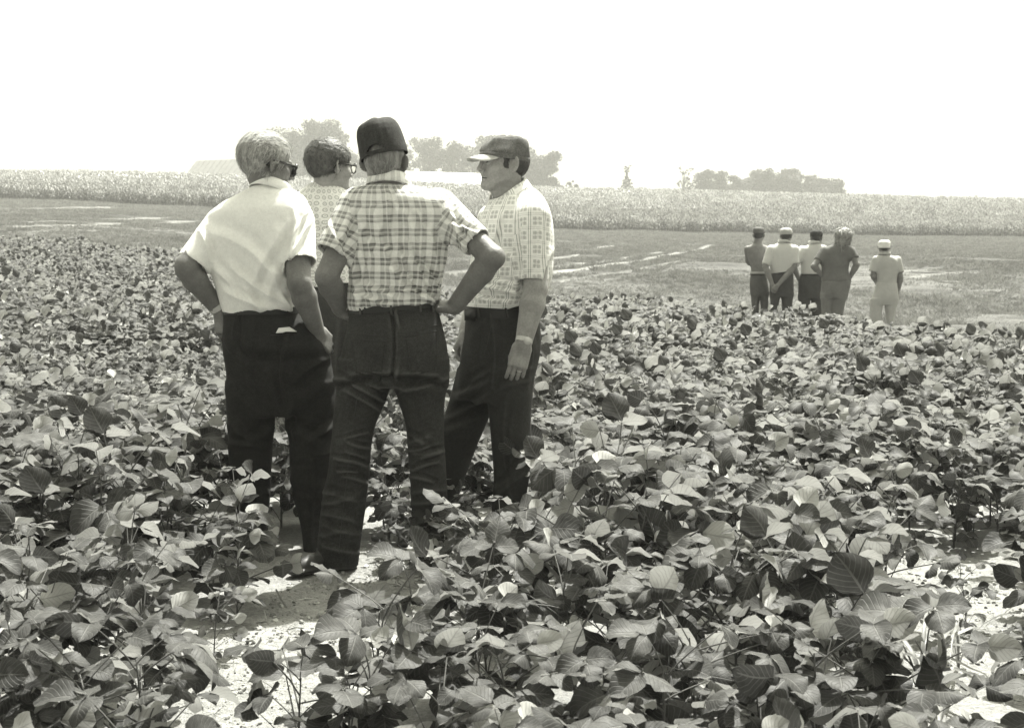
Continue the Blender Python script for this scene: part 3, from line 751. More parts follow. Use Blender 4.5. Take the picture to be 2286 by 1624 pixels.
def cone_fn(a, b, ra, rb, fl=None):
    a = np.array(a, float); b = np.array(b, float); ba = b-a; L2 = float(ba@ba)+1e-12
    def fn(X, Y, Z):
        x, y, z = X-a[0], Y-a[1], Z-a[2]
        t = np.clip((x*ba[0]+y*ba[1]+z*ba[2])/L2, 0, 1)
        x, y, z = x-t*ba[0], y-t*ba[1], z-t*ba[2]
        if fl is not None:
            n = fl[0]; q = (x*n[0]+y*n[1]+z*n[2])*(fl[1]-1); x, y, z = x+q*n[0], y+q*n[1], z+q*n[2]
        return np.sqrt(x*x+y*y+z*z) - (ra+(rb-ra)*t)
    return fn
def ell_fn(c, r, rot=None):
    def fn(X, Y, Z):
        x, y, z = X-c[0], Y-c[1], Z-c[2]
        if rot is not None: x, y, z = (x*rot[0, i]+y*rot[1, i]+z*rot[2, i] for i in range(3))
        q = np.sqrt((x/r[0])**2+(y/r[1])**2+(z/r[2])**2); q2 = np.sqrt((x/r[0]**2)**2+(y/r[1]**2)**2+(z/r[2]**2)**2)+1e-9
        return q*(q-1)/q2
    return fn
def box_fn(c, h, rot, rr):
    def fn(X, Y, Z):
        x, y, z = X-c[0], Y-c[1], Z-c[2]
        x, y, z = (x*rot[0, i]+y*rot[1, i]+z*rot[2, i] for i in range(3))
        qx, qy, qz = np.abs(x)-h[0]+rr, np.abs(y)-h[1]+rr, np.abs(z)-h[2]+rr
        return np.sqrt(np.maximum(qx, 0)**2+np.maximum(qy, 0)**2+np.maximum(qz, 0)**2)+np.minimum(np.maximum(np.maximum(qx, qy), qz), 0)-rr
    return fn
def smooth_interp(z, zs, v):
    """monotone-ish cubic through knots; zs ascending"""
    zs = np.asarray(zs); v = np.asarray(v, float); m_ = np.gradient(v, zs); i = np.clip(np.searchsorted(zs, z)-1, 0, len(zs)-2)
    zc = np.clip(z, zs[0], zs[-1]); h = zs[i+1]-zs[i]; t = (zc-zs[i])/h
    return (2*t**3-3*t**2+1)*v[i]+(t**3-2*t**2+t)*h*m_[i]+(-2*t**3+3*t**2)*v[i+1]+(t**3-t**2)*h*m_[i+1]
class Loft:
    """elliptic sections stacked in height, given as picture rows: (py, px left, px right, depth offset, half depth)"""
    def __init__(s, rows, Y, p=2.3, grow=0.):
        R_ = []
        for py, xl, xr, dy, hd in rows:
            a, b = W(xl, py, Y+dy), W(xr, py, Y+dy); R_.append(((a.z+b.z)/2, (a.x+b.x)/2, Y+dy, (b.x-a.x)/2+grow, hd+grow))
        R_.sort(); s.k = np.array(R_).T; s.p = p
    def at(s, z): return [smooth_interp(z, s.k[0], s.k[i]) for i in range(1, 5)]
    def fn(s, cap=True):
        def f(X, Y, Z):
            zz = Z.ravel(); cx, cy, rx, ry = [q.reshape(Z.shape) for q in s.at(zz)]
            x = np.abs(X-cx)/rx; y = np.abs(Y-cy)/ry; q = (x**s.p+y**s.p)**(1/s.p)
            d = (q-1)*np.minimum(rx, ry)*1.05
            if cap: d = np.maximum(d, np.maximum(Z-s.k[0][-1], s.k[0][0]-Z))
            return d
        return f
    def box(s):
        k = s.k; return (np.array([(k[1]-k[3]).min(), (k[2]-k[4]).min(), k[0].min()]), np.array([(k[1]+k[3]).max(), (k[2]+k[4]).max(), k[0].max()]))
    def put(s, F, k=.02, mode='u'): lo, hi = s.box(); F.op(s.fn(), lo-.02, hi+.02, k, mode)

def vert_normals(V, F):
    n = np.cross(V[F[:, 2]]-V[F[:, 0]], V[F[:, 3]]-V[F[:, 1]]); N = np.zeros_like(V)
    for i in range(4): np.add.at(N, F[:, i], n)
    return N/(np.linalg.norm(N, axis=1)[:, None]+1e-12)
def relax(V, F, it=1, w=.5):
    for _ in range(it):
        A = np.zeros_like(V); c = np.zeros(len(V))
        for i in range(4):
            j = F[:, (i+1) % 4]; np.add.at(A, F[:, i], V[j]); np.add.at(c, F[:, i], 1); np.add.at(A, j, V[F[:, i]]); np.add.at(c, j, 1)
        V = V*(1-w) + w*A/np.maximum(c, 1)[:, None]
    return V
def noise3(P, s, seed=0):
    return (vnoise(P[:, 0]+P[:, 1]*.73, P[:, 2]+P[:, 1]*.41, s, seed)+vnoise(P[:, 1]-P[:, 2]*.37, P[:, 0]*.9-P[:, 1]*.5+P[:, 2]*.2, s*1.07, seed+9)+vnoise(P[:, 2]+P[:, 0]*.31, P[:, 1]-P[:, 0]*.27, s*.95, seed+17))/3
def to_px(P):
    y = P[:, 1]; z = P[:, 2]-CAMH; c, s_ = math.cos(PITCH), math.sin(PITCH)
    d = y*c - z*s_; v = -(y*s_ + z*c); return np.stack([CX+FPX*P[:, 0]/d, CY+FPX*v/d], -1)
FOLD = 3.4
def folds(V, F, spec, amp_noise=(), front=None):
    """Displace along the normals. spec: (x1,y1,x2,y2,width px,amp m) creases as the picture shows them, on the side facing the viewer;
    amp_noise: (scale vector, amp, seed)"""
    N = vert_normals(V, F); d = np.zeros(len(V))
    P = to_px(V); side = np.clip(-N[:, 1]*3+.2, 0, 1)
    for x1, y1, x2, y2, w, a in spec:
        ax, ay = x2-x1, y2-y1; L = math.hypot(ax, ay); t = np.clip(((P[:, 0]-x1)*ax+(P[:, 1]-y1)*ay)/(L*L), 0, 1)
        bend = math.sin(x1*.37+y1*.11)*L*.08*np.sin(t*math.pi)
        dd = ((P[:, 0]-x1-t*ax)*ay - (P[:, 1]-y1-t*ay)*ax)/L + bend; al = np.hypot(P[:, 0]-x1-t*ax, P[:, 1]-y1-t*ay)
        out = np.maximum(al-np.abs(dd), 0)
        u = dd/w; d += FOLD*a*side*(np.exp(-np.abs(u)**1.4) - .8*np.exp(-((u-1.7)**2)) )*np.exp(-(out/w)**2)*np.sin(np.pi*np.clip(t*.84+.08, 0, 1))**.5
    for sc, a, seed in amp_noise:
        q = V*np.array(sc)[None, :]; d += a*(noise3(q, 1., seed)-.5)*2
    return V + N*d[:, None]

_et = np.linspace(-math.pi, math.pi, 721)
def ellipse_arc(th, rx, ry):
    ds = np.sqrt((rx*np.sin(_et))**2+(ry*np.cos(_et))**2); s_ = np.concatenate([[0], np.cumsum((ds[1:]+ds[:-1])/2*(_et[1]-_et[0]))]); s_ -= np.interp(-math.pi/2, _et, s_)
    return np.interp(th, _et, s_)
def uv_around(P, cx, cy, rx, ry, axis_z):
    th = np.arctan2((P[:, 1]-cy)/ry, (P[:, 0]-cx)/rx); th = np.where(th > math.pi/2, th-2*math.pi, th)
    return th, axis_z
def corner_uv_torso(V, F, loft, flip_at=math.pi/2):
    C = V[F].mean(1); P = V[F].reshape(-1, 3); k = loft.k
    cx = np.interp(P[:, 2], k[0], k[1]); cy = np.interp(P[:, 2], k[0], k[2])
    rx, ry = float(k[3].mean()), float(k[4].mean())
    th = np.arctan2((P[:, 1]-cy)/ry, (P[:, 0]-cx)/rx)
    cc = np.arctan2((C[:, 1]-np.interp(C[:, 2], k[0], k[2]))/ry, (C[:, 0]-np.interp(C[:, 2], k[0], k[1]))/rx)
    cc = np.where(cc > math.pi/2, cc-2*math.pi, cc); cc = np.repeat(cc, 4)
    th = np.where(th-cc > math.pi, th-2*math.pi, np.where(th-cc < -math.pi, th+2*math.pi, th))
    s_ = np.where(th < -math.pi, ellipse_arc(th+2*math.pi, rx, ry)-ellipse_arc(np.array([math.pi]), rx, ry)[0]+ellipse_arc(np.array([-math.pi]), rx, ry)[0], ellipse_arc(np.maximum(th, -math.pi), rx, ry))
    return np.stack([s_, P[:, 2]], -1).reshape(len(F), 4, 2)
def corner_uv_limb(V, F, a, b, r):
    a = np.array(a, float); b = np.array(b, float); ax = (b-a)/np.linalg.norm(b-a)
    e1 = np.cross(ax, [0, 1, 0]); e1 /= np.linalg.norm(e1); e2 = np.cross(ax, e1)
    P = V[F].reshape(-1, 3)-a; C = V[F].mean(1)-a
    th = np.arctan2(P@e2, P@e1); cc = np.repeat(np.arctan2(C@e2, C@e1), 4)
    th = np.where(th-cc > math.pi, th-2*math.pi, np.where(th-cc < -math.pi, th+2*math.pi, th))
    return np.stack([th*r, P@ax], -1).reshape(len(F), 4, 2)
def vis_uv(uv, P, a=.004):
    d = (noise3(P, 9., 3)-.5)*a*2; e = (noise3(P, 8., 8)-.5)*a*2; return uv+np.stack([d, e], -1).reshape(uv.shape)

# ------------------------------------------------------------------ heads, hands
def A3(px, py, Y): return np.array(W(px, py, Y))
class Frame:
    """local frame: x right, y forward, z up of a head (or x across, y along, z back of a hand)"""
    def __init__(s, o, fwd, up, scale=1.):
        s.o = np.array(o, float); f = Vector(fwd).normalized(); u = Vector(up); r_ = f.cross(u).normalized(); u = r_.cross(f)
        s.m = np.array([list(r_), list(f), list(u)]).T; s.s = scale
    def __call__(s, x, y, z): return s.o + s.m @ (np.array([x, y, z])*s.s)
    def many(s, P): return s.o + (np.asarray(P)*s.s) @ s.m.T
    def inv(s, P): return ((np.asarray(P)-s.o) @ s.m)/s.s
def add_head(F, H, neck_to, nr=.058, jaw=1.):
    q = H.s; m_ = H.m
    F.ell(H(0, -.014, .022), np.array([.075, .097, .088])*q, .01, rot=m_)
    F.ell(H(0, .028, -.036), np.array([.060*jaw, .056, .070])*q, .03*q, rot=m_)
    F.ell(H(0, .066, -.066), np.array([.028, .024, .026])*q, .018*q, rot=m_)
    for sx in (-1, 1):
        F.cone(H(sx*.050*jaw, -.002, -.055), H(sx*.022, .066, -.098), .018*q, .016*q, .03*q)
        F.ell(H(sx*.040, .060, -.034), np.array([.024, .024, .026])*q, .022*q, rot=m_)
    F.cone(H(-.010, .074, -.104), H(.010, .074, -.104), .014*q, .014*q, .020*q)
    F.cone(H(-.036, .076, .014), H(.036, .076, .014), .013*q, .013*q, .014*q)
    F.cone(H(0, .087, .010), H(0, .111, -.034), .0065*q, .0095*q, .010*q)
    for sx in (-1, 1):
        F.ell(H(sx*.032, .096, -.008), np.array([.017, .012, .012])*q, .010*q, 's', rot=m_)
        F.ell(H(sx*.031, .078, -.008), np.array([.014, .013, .0125])*q, .002, rot=m_)
        F.cone(H(sx*.018, .087, .0035), H(sx*.045, .080, .001), .0042*q, .0035*q, .004*q)
        F.ell(H(sx*.0125, .100, -.040), np.array([.0075, .010, .007])*q, .005*q, rot=m_); F.ell(H(sx*.007, .107, -.047), np.array([.0035, .005, .004])*q, .003*q, 's', rot=m_)
    F.cone(H(-.022, .080, -.067), H(0, .092, -.064), .0045*q, .0062*q, .004*q); F.cone(H(.022, .080, -.067), H(0, .092, -.064), .0045*q, .0062*q, .004*q)
    F.cone(H(-.016, .082, -.079), H(0, .090, -.080), .0058*q, .0068*q, .005*q); F.cone(H(.016, .082, -.079), H(0, .090, -.080), .0058*q, .0068*q, .005*q)
    F.cone(H(-.023, .086, -.073), H(0, .102, -.072), .0034*q, .0034*q, .002*q, 's'); F.cone(H(.023, .086, -.073), H(0, .102, -.072), .0034*q, .0034*q, .002*q, 's')
    for sx in (-1, 1):
        rot = m_ @ rotm(0.15, 0, sx*(.95))
        F.ell(H(sx*.086, -.012, -.012), np.array([.0075, .020, .034])*q, .005*q, rot=rot)
        F.ell(H(sx*.0935, -.006, -.009), np.array([.0085, .0115, .021])*q, .003*q, 's', rot=rot); F.ell(H(sx*.089, -.006, -.030), np.array([.004, .006, .008])*q, .003*q, rot=rot)
    F.cone(H(0, -.020, -.055), neck_to, nr*q, nr*1.06*q, .03*q)
def add_arm(F, sh, el, wr, r=(.052, .043, .043, .028), k=.012):
    sh, el, wr = map(np.array, (sh, el, wr))
    F.cone(sh, el, r[0], r[1], k)
    m_ = el+(wr-el)*.28; F.cone(el, m_, r[1]*.97, r[2]*1.04, k); F.cone(m_, wr, r[2]*1.04, r[3], k)
def add_hand(F, wr, along, back, side=1, curl=(.3, .5, .4), size=1., thumb=(.5, .3), spread=.04):
    """along: direction of the fingers, back: normal of the back of the hand, side=+1: thumb on local +x"""
    H = Frame(wr, along, back, size); q = size; m_ = H.m
    F.cone(H(0, -.02, 0), H(0, .02, 0), .026*q, .026*q, .012, fl=(m_[:, 2], 1.35))
    c = H(0, .052, 0); hb = np.array([.040, .046, .0145])*q; F.op(box_fn(c, hb, m_, .012*q), c-.08, c+.08, .014)
    for i, (x0, ln, rr) in enumerate(((.030, .074, .0092), (.010, .082, .0095), (-.0105, .077, .009), (-.0295, .060, .008))):
        x0 *= side; p = np.array([x0, .090, 0.]); a = 0.; sp = side*(1.4-i)*spread
        for j, fr in enumerate((.46, .30, .24)):
            a += curl[j]*(1+.08*i); d = np.array([math.sin(sp), math.cos(a)*math.cos(sp), -math.sin(a)]); p2 = p+d*ln*fr
            F.cone(H(*p), H(*p2), rr*q*(1-.07*j), rr*q*(.93-.07*j), .0035); p = p2
        F.ell(H(x0, .091, .005), np.array([.008]*3)*q, .005)
    t0 = np.array([side*.024, .018, -.006]); t1 = t0+np.array([side*math.sin(thumb[0])*.045, math.cos(thumb[0])*.045, -.010-thumb[1]*.01]); t2 = t1+np.array([side*math.sin(thumb[0]-.35)*.030, math.cos(thumb[0]-.35)*.030, -.028*thumb[1]])
    t3 = t2+np.array([side*math.sin(thumb[0]-.6)*.024, math.cos(thumb[0]-.6)*.024, -.024*thumb[1]])
    F.cone(H(*t0), H(*t1), .016*q, .0125*q, .012); F.cone(H(*t1), H(*t2), .0118*q, .0105*q, .004); F.cone(H(*t2), H(*t3), .0105*q, .0088*q, .003)

# ------------------------------------------------------------------ materials of the figures
def skin(name, v, freckle=.12):
    m = M(name, rough=.5, spec=.35); n = m.noise(14, 4, .6); n2 = m.noise(120, 3, .7); n3 = m.noise(45, 4, .7)
    m.colour(n.ramp(.25, .75, 1-freckle, 1+freckle)*n2.ramp(.2, .8, .86, 1.12)*n3.ramp(.2, .8, .92, 1.08)*v, (1, .99, .96)); m.bump(n2+n3, .0022, .7)
    m.p.inputs['Subsurface Weight'].default_value = .08; m.p.inputs['Subsurface Radius'].default_value = (.01, .01, .01); return m.mat
def cloth(name, v, var=.12, weave=900, spec=.15, wear=0., sheen=0.):
    m = M(name, rough=.9, spec=spec); n = m.noise(6, 5, .65); n2 = m.noise(70, 5, .75); n3 = m.noise(260, 2, .6)
    e = n.ramp(.25, .75, 1-var, 1+var)*n2.ramp(.2, .8, 1-var, 1+var)*n3.ramp(.25, .75, 1-var, 1+var)*v
    if wear:
        w = m.noise(5, 6, .7, (1, 1, 2.2)).ramp(.5, .78, 0, 1); g = m.nt.nodes.new('ShaderNodeNewGeometry'); pt = S(m.nt, g.outputs['Pointiness']).ramp(.49, .56, 0, 1)
        e = e + w*wear*.45 + pt*wear
    m.colour(e); m.bump(n2*.6+n3*.35, .0018, .7)
    if sheen: m.p.inputs['Sheen Weight'].default_value = sheen
    return m.mat
def shirt_mat(name, fn, trans=.0):
    m = M(name, rough=.85, spec=.15); u, v = m.uv(); n2 = m.noise(70, 4, .7); n3 = m.noise(300, 2)
    e = fn(m, u, v)*n2.ramp(.2, .8, .93, 1.06)*n3.ramp(.2, .8, .92, 1.07); m.colour(e); m.bump(n2*.6+n3*.3, .0015, .6); return m.mat
def f_plaid(m, u, v):
    """white ground, soft grey bands both ways, white hairlines and dark thin lines"""
    P = .0555
    a = (u/P).frac(); b = (v/P).frac()
    da = (a-.5).abs(); db = (b-.5).abs()
    bu = da.ramp(.24, .38, 1., 0.) ; bv = db.ramp(.22, .32, 1., 0.)
    hu = da.ramp(.02, .09, .1, 1.); hv = db.ramp(.02, .08, .15, 1.)
    ku = (da-.29).abs().ramp(.02, .05, 1., 0.); kv = (db-.20).abs().ramp(.02, .055, 1., 0.)
    tone = m.noise(5, 3).ramp(.2, .8, .8, 1.15)
    dark = (bu*hu*.25 + bv*hv*.30 + ku*.10 + kv*.14 + bu*bv*hu*hv*.08)*tone
    return (dark*(-1.)+1.).max(.07)*.80
def f_window(m, u, v):
    """rows of small grey four-part squares framed by white lines, thin dark double stripes between"""
    P = .056; a = (u/P).frac(); b = (v/(P*1.05)).frac(); da = (a-.5).abs(); db = (b-.5).abs()
    sq = da.ramp(.27, .30, 1., 0.)*db.ramp(.27, .30, 1., 0.)
    gr = ((da-.02).abs().ramp(.02, .04, 0., 1.)*(db-.02).abs().ramp(.02, .04, 0., 1.)).max(0.)
    inner = ((da-.14).abs().ramp(.015, .04, 1., 0.)).max((db-.14).abs().ramp(.015, .04, 1., 0.))
    ln = (da-.43).abs().ramp(.015, .035, 1., 0.)*.5; ln2 = (db-.44).abs().ramp(.01, .03, 1., 0.)*.28
    dark = sq*(gr*.20+.10+inner*.15) + ln + ln2
    return (dark*(-1.)+1.).max(.1)*.84
def f_rosette(m, u, v):
    P = .031; a = (u/P).frac()-.5; b = (v/P).frac()-.5; r_ = (a*a+b*b).sqrt()
    ring = (r_-.27).abs().ramp(.05, .10, 1., 0.); dot = r_.ramp(.06, .12, 1., 0.)
    a2 = (u/P+.5).frac()-.5; b2 = (v/P+.5).frac()-.5; d2 = (a2*a2+b2*b2).sqrt().ramp(.06, .11, 1., 0.)
    return ((ring*.42+dot*.35+d2*.28)*(-1.)+1.)*.84
def f_stripe(m, u, v):
    a = (u/.016).frac(); return (a.band(.12, .1)*.22*(-1.)+1.)*.64
def f_white(m, u, v): return m.noise(7, 3).ramp(.2, .8, .83, .88)
MSK = skin('tanned_skin', .165, .16); MSK2 = skin('fair_skin', .29, .16)
M_WHITE = shirt_mat('white_cotton', f_white); M_PLAID = shirt_mat('plaid_cotton', f_plaid); M_WIN = shirt_mat('windowpane_cotton', f_window); M_ROS = shirt_mat('rosette_cotton', f_rosette)
M_STR = shirt_mat('striped_cotton', f_stripe)
M_SLACK = cloth('dark_slacks', .021, .25); M_JEANP = cloth('dark_denim_pocket', .033, .3); M_JEAN = cloth('dark_denim', .031, .32, wear=.04); M_SLACK2 = cloth('charcoal_slacks', .034, .2, wear=.015)
M_BELT = plain('dark_leather', .012, .45, .4); M_SHOE = plain('boot_leather', .03, .5, .4, 12); M_BLACK = plain('black_plastic', .012, .3, .5); M_METAL = plain('steel', .55, .25, .6)
M_LENS = plain('dark_lens', .02, .08, .6); M_NOTE = plain('white_paper', .8)
M_CAPD = cloth('dark_cap_cloth', .044, .28); M_CAPG = cloth('grey_cap_cloth', .13, .28); M_BRIM = cloth('pale_brim_cloth', .42, .1)

# ------------------------------------------------------------------ hair
def hair_mat(name, a, b):
    m = M(name, rough=.45, spec=.4); at = m.nt.nodes.new('ShaderNodeAttribute'); at.attribute_name = 'hv'; n = m.noise(55, 3, .6, vec=at.outputs['Vector']); n2 = m.noise(190, 3, .7, vec=at.outputs['Vector']); r_ = m.attr('shade')
    m.colour((n.ramp(.35, .65, 0, 1)*.3+n2.ramp(.35, .65, 0, 1)*.2+r_*.55)*(b-a)+a); m.bump(n+n2*.6, .0035, 1.); return m.mat
def hair_mesh(name, parent, H, fn, mat, n_strand, length, lift, flow, seed, rough_amp=.004, h=.0035, wave=.004, width=.0011, zmax=9., jitter=.14, comb=(1, .25, .35)):
    """hair volume (distance function fn in head coordinates, built on its own grid) with strands lying on it"""
    F = Field(H.o-.16*H.s, H.o+.16*H.s, h); b = F.block(H.o-.16, H.o+.16); sl, X, Y, Z = b
    P = np.stack(np.broadcast_arrays(X, Y, Z), -1).reshape(-1, 3); L = H.inv(P)
    ear = (1-np.sqrt(((np.abs(L[:, 0])-.088)/.030)**2+((L[:, 1]+.008)/.022)**2+((L[:, 2]+.014)/.036)**2))*.025
    F.f[sl] = (np.maximum(fn(L[:, 0], L[:, 1], L[:, 2]), ear)*H.s).reshape(F.f[sl].shape)
    V, Fa = F.mesh(); V = relax(V, Fa, 1)
    N = vert_normals(V, Fa); V = V + N*((noise3(V, 70, seed)-.5)*rough_amp*2+(noise3(V, 160, seed+3)-.5)*rough_amp)[:, None]
    rg = np.random.default_rng(seed); k = rg.integers(0, len(V), n_strand); tri = []; SV = []; sh = []
    for q, i in enumerate(k):
        p = V[i]; n_ = N[i]; L = H.inv(p[None])[0]
        if L[2] > zmax: continue
        d = np.array(flow(L)); d = H.m @ d; d = d-n_*(d@n_); nn = np.linalg.norm(d)
        if nn < 1e-3: continue
        d = d/nn + rg.normal(0, jitter, 3); ln = length*rg.uniform(.5, 1.3); w = np.cross(n_, d); w /= np.linalg.norm(w)+1e-9; g = rg.random(); pt = p-n_*.002
        base = len(SV)
        for t in (0, .35, .7, 1.):
            c = pt+d*ln*t-n_*((ln*t)**2/.20)+n_*(lift*rg.uniform(.3, 1.2)*math.sin(t*2.2)+.001)+w*math.sin(t*5+g*6)*wave; ww = width*(1-t*.75)
            SV += [c-w*ww, c+w*ww]; sh += [g, g]
        tri += [(base, base+1, base+3, base+2), (base+2, base+3, base+5, base+4), (base+4, base+5, base+7, base+6)]
    n0 = len(V); V2 = np.concatenate([V, np.array(SV).reshape(-1, 3)]); F2 = np.concatenate([Fa, np.array(tri, int).reshape(-1, 4)+n0])
    me = mesh_np(name, V2-np.array(parent.location), F2, mat); a = me.attributes.new('shade', 'FLOAT', 'POINT'); a.data.foreach_set('value', np.concatenate([np.full(n0, .1), np.array(sh)**1.3]).astype(np.float32))
    at = me.attributes.new('hv', 'FLOAT_VECTOR', 'POINT'); at.data.foreach_set('vector', (H.inv(V2)*np.array(comb)).astype(np.float32).ravel())
    return link(name, me, parent)

# ------------------------------------------------------------------ caps, glasses, collars, belts, patches
def local_obj(name, mb, mat, parent, H=None, smooth=True, solid=0.):
    off = np.array(parent.location)
    V_ = np.array(mb.v, float)
    if H is not None: V_ = H.many(V_)
    mb.v = [tuple(v-off) for v in V_]
    me = mb.mesh(name, mat, smooth); o = link(name, me, parent)
    if solid: s_ = o.modifiers.new('thickness', 'SOLIDIFY'); s_.thickness = solid; s_.offset = 0
    return o
def cap_crown(parent, H, prof, mat, cx=0., cy=-.012, rx=.083, ry=.103, hole=False, seed=0, dent=.004, n=72, lean=0., name='cap'):
    """prof: (height above the head centre, radius factor)"""
    rg = np.random.default_rng(seed); mb = MB(); V_ = []; F_ = []
    zs = np.linspace(0, 1, 52 if n > 30 else 15); kz = np.array(prof)
    for i, t in enumerate(zs):
        z_ = np.interp(t, np.linspace(0, 1, len(kz)), kz[:, 0]); f = np.interp(t, np.linspace(0, 1, len(kz)), kz[:, 1])
        for q in range(n):
            a = q*2*math.pi/n; d = dent*t*(math.sin(a*2+seed)+.6*math.sin(a*5+seed*2+t*4)+.5*math.sin(a*3-t*7)+3.2*(float(vnoise(np.array([math.cos(a)*1.7+5+t]), np.array([math.sin(a)*1.7+t*2.4+7]), 1., seed)[0])-.5)) + (-.0025 if q % 12 == 0 and t > .15 else 0)
            V_.append((cx+math.cos(a)*(rx*f+d), cy+math.sin(a)*(ry*f+d)+lean*t, z_+d*.8))
    for i in range(len(zs)-1):
        for q in range(n):
            a = (q+.5)*2*math.pi/n; da = abs(((a-1.5*math.pi)+math.pi) % (2*math.pi)-math.pi)
            zf = V_[i*n+q][2]
            if hole and (da/.40)**2+(max(zf-.026, 0)/.020)**2 < 1 and zf > .024: continue
            F_.append((i*n+q, i*n+(q+1) % n, (i+1)*n+(q+1) % n, (i+1)*n+q))
    top = len(V_); t_ = kz[-1]; V_.append((cx, cy+lean, t_[0]+.001)); i = len(zs)-1
    for q in range(n): F_.append((i*n+q, i*n+(q+1) % n, top))
    mb.add(V_, F_); o = local_obj(name, mb, mat, parent, H, solid=.003)
    bt = MB(); bt.tube([(cx, cy+lean, t_[0]), (cx, cy+lean, t_[0]+.005)], .007, 10); b = local_obj('cap_button', bt, mat, parent, H)
    b.parent = o
    return o
def cap_brim(parent, cap, H, mat, z0, ry_front, w=.075, ln=.075, drop=.02, cy=-.012, curve=.02):
    mb = MB(); V_ = []; n, m_ = 18, 7
    for j in range(m_+1):
        t = j/m_
        for i in range(n+1):
            s_ = -1+2*i/n; a = s_*1.05
            bx_, by_ = math.sin(a)*(w+.008)*1.0, cy+math.cos(a)*(ry_front)
            ext = ln*(1-abs(s_)**3.2); e_ = ext/ln
            V_.append((bx_*(1+.02*t), by_+ext*t, z0-drop*t*e_-curve*(s_*s_)*(.12+1.1*t*e_)))
    F_ = [(j*(n+1)+i, j*(n+1)+i+1, (j+1)*(n+1)+i+1, (j+1)*(n+1)+i) for j in range(m_) for i in range(n)]
    mb.add(V_, F_); o = local_obj('brim', mb, mat, parent, H, solid=.004); o.parent = cap; return o
def glasses(parent, H, dark=True, thick=.0035):
    mb = MB(); t = thick
    for sx in (-1, 1):
        mb.tube([(sx*.066, .100, .002), (sx*.076, .055, .002), (sx*.086, .0, .004), (sx*.090, -.020, -.004), (sx*.088, -.036, -.026)], [t, t, t*.95, t*.8, t*.7], 6)
        ring = [(sx*.010, .104, .010), (sx*.060, .101, .013), (sx*.066, .099, .002), (sx*.058, .101, -.026), (sx*.036, .103, -.031), (sx*.014, .104, -.022), (sx*.010, .104, .010)]
        mb.tube(ring, t*.85, 6)
    mb.tube([(-.010, .105, .006), (0, .108, .008), (.010, .105, .006)], t*.8, 6)
    g = local_obj('glasses', mb, M_BLACK, parent, H)
    for sx in (-1, 1):
        lb = MB(); pts_ = [(sx*.012, .104, .009), (sx*.059, .101, .011), (sx*.064, .099, .001), (sx*.057, .101, -.024), (sx*.036, .103, -.029), (sx*.015, .104, -.021)]
        lb.add(pts_+[(a, b-.0015, c) for a, b, c in pts_], [(0, 1, 2, 3, 4, 5), (11, 10, 9, 8, 7, 6)]+[(i, (i+1) % 6, (i+1) % 6+6, i+6) for i in range(6)])
        l = local_obj('lens', lb, M_LENS if dark else M_CLEAR, parent, H, False); l.parent = g
    return g
_cg = M('clear_lens', rough=.05, spec=.5); _cg.colour(.9); _cg.p.inputs['Transmission Weight'].default_value = 1.; _cg.p.inputs['IOR'].default_value = 1.1; M_CLEAR = _cg.mat
def collar(parent, C, mat, up=.034, fall=.045, tip=.075, gap=.35, flare=.014, n=44):
    """C: frame at the neck base, y = front. A stand and a turned-down fall, open at the front."""
    mb = MB(); V_ = []; UV = []
    for i in range(n+1):
        a = math.pi/2+gap*.5+(2*math.pi-gap)*i/n; fr = max(0., math.sin(a))**1.5; ca_, sa_ = math.cos(a), math.sin(a)
        rx, ry = .078, .080
        fl = fall+(tip-fall)*fr
        prof = [(0, 0, 0), (-.003, 0, up*.6), (-.004, 0, up*(1-.45*fr)), (.002, 0, up*(1.04-.45*fr)), (.007, 0, up*(.95-.5*fr)), (flare*.8+.3*fl*.25, 0, up-fl*.5-.45*fr*up), (flare+.35*fl*(.35+.55*fr), 0, up-fl*.95-.3*fr*up)]
        for j, (dr, _, z_) in enumerate(prof): V_.append(((rx+dr)*ca_, (ry+dr)*sa_, z_)); UV.append((a*.08, j*.011))
    k = 7; F_ = [(i*k+j, i*k+j+1, (i+1)*k+j+1, (i+1)*k+j) for i in range(n) for j in range(k-1)]
    V_ = C.many(V_)-np.array(parent.location); me = mesh_np('collar', V_, np.array(F_), mat, True, np.array(UV)[np.array(F_).ravel()])
    o = link('collar', me, parent); s_ = o.modifiers.new('thickness', 'SOLIDIFY'); s_.thickness = .003; return o
def belt(parent, loft, zc, h, mat, tilt=0., grow=.006, name='belt', n=64, a0=0., a1=2*math.pi):
    mb = MB(); V_ = []; closed = abs(a1-a0-2*math.pi) < 1e-6; nn = n if closed else n+1
    for q in range(nn):
        a = a0+(a1-a0)*q/n
        for dz, g in ((-h/2, 0), (-h/2, grow), (h/2, grow), (h/2, 0)):
            cx, cy, rx, ry = [float(v) for v in loft.at(np.array([zc]))]; p = loft.p
            c_, s_ = math.cos(a), math.sin(a); rr = (abs(c_)**p+abs(s_)**p)**(-1/p)
            X = cx+c_*rr*(rx+g); V_.append((X, cy+s_*rr*(ry+g), zc+dz+tilt*(X-cx)))
    F_ = [(q*4+j, ((q+1) % nn)*4+j, ((q+1) % nn)*4+(j+1) % 4, q*4+(j+1) % 4) for q in range(nn if closed else nn-1) for j in range(4)]
    mb.add(V_, F_); return local_obj(name, mb, mat, parent, None, False)
from mathutils.bvhtree import BVHTree
def bvh_of(V, F): return BVHTree.FromPolygons([tuple(v) for v in V], [tuple(int(i) for i in f) for f in F])
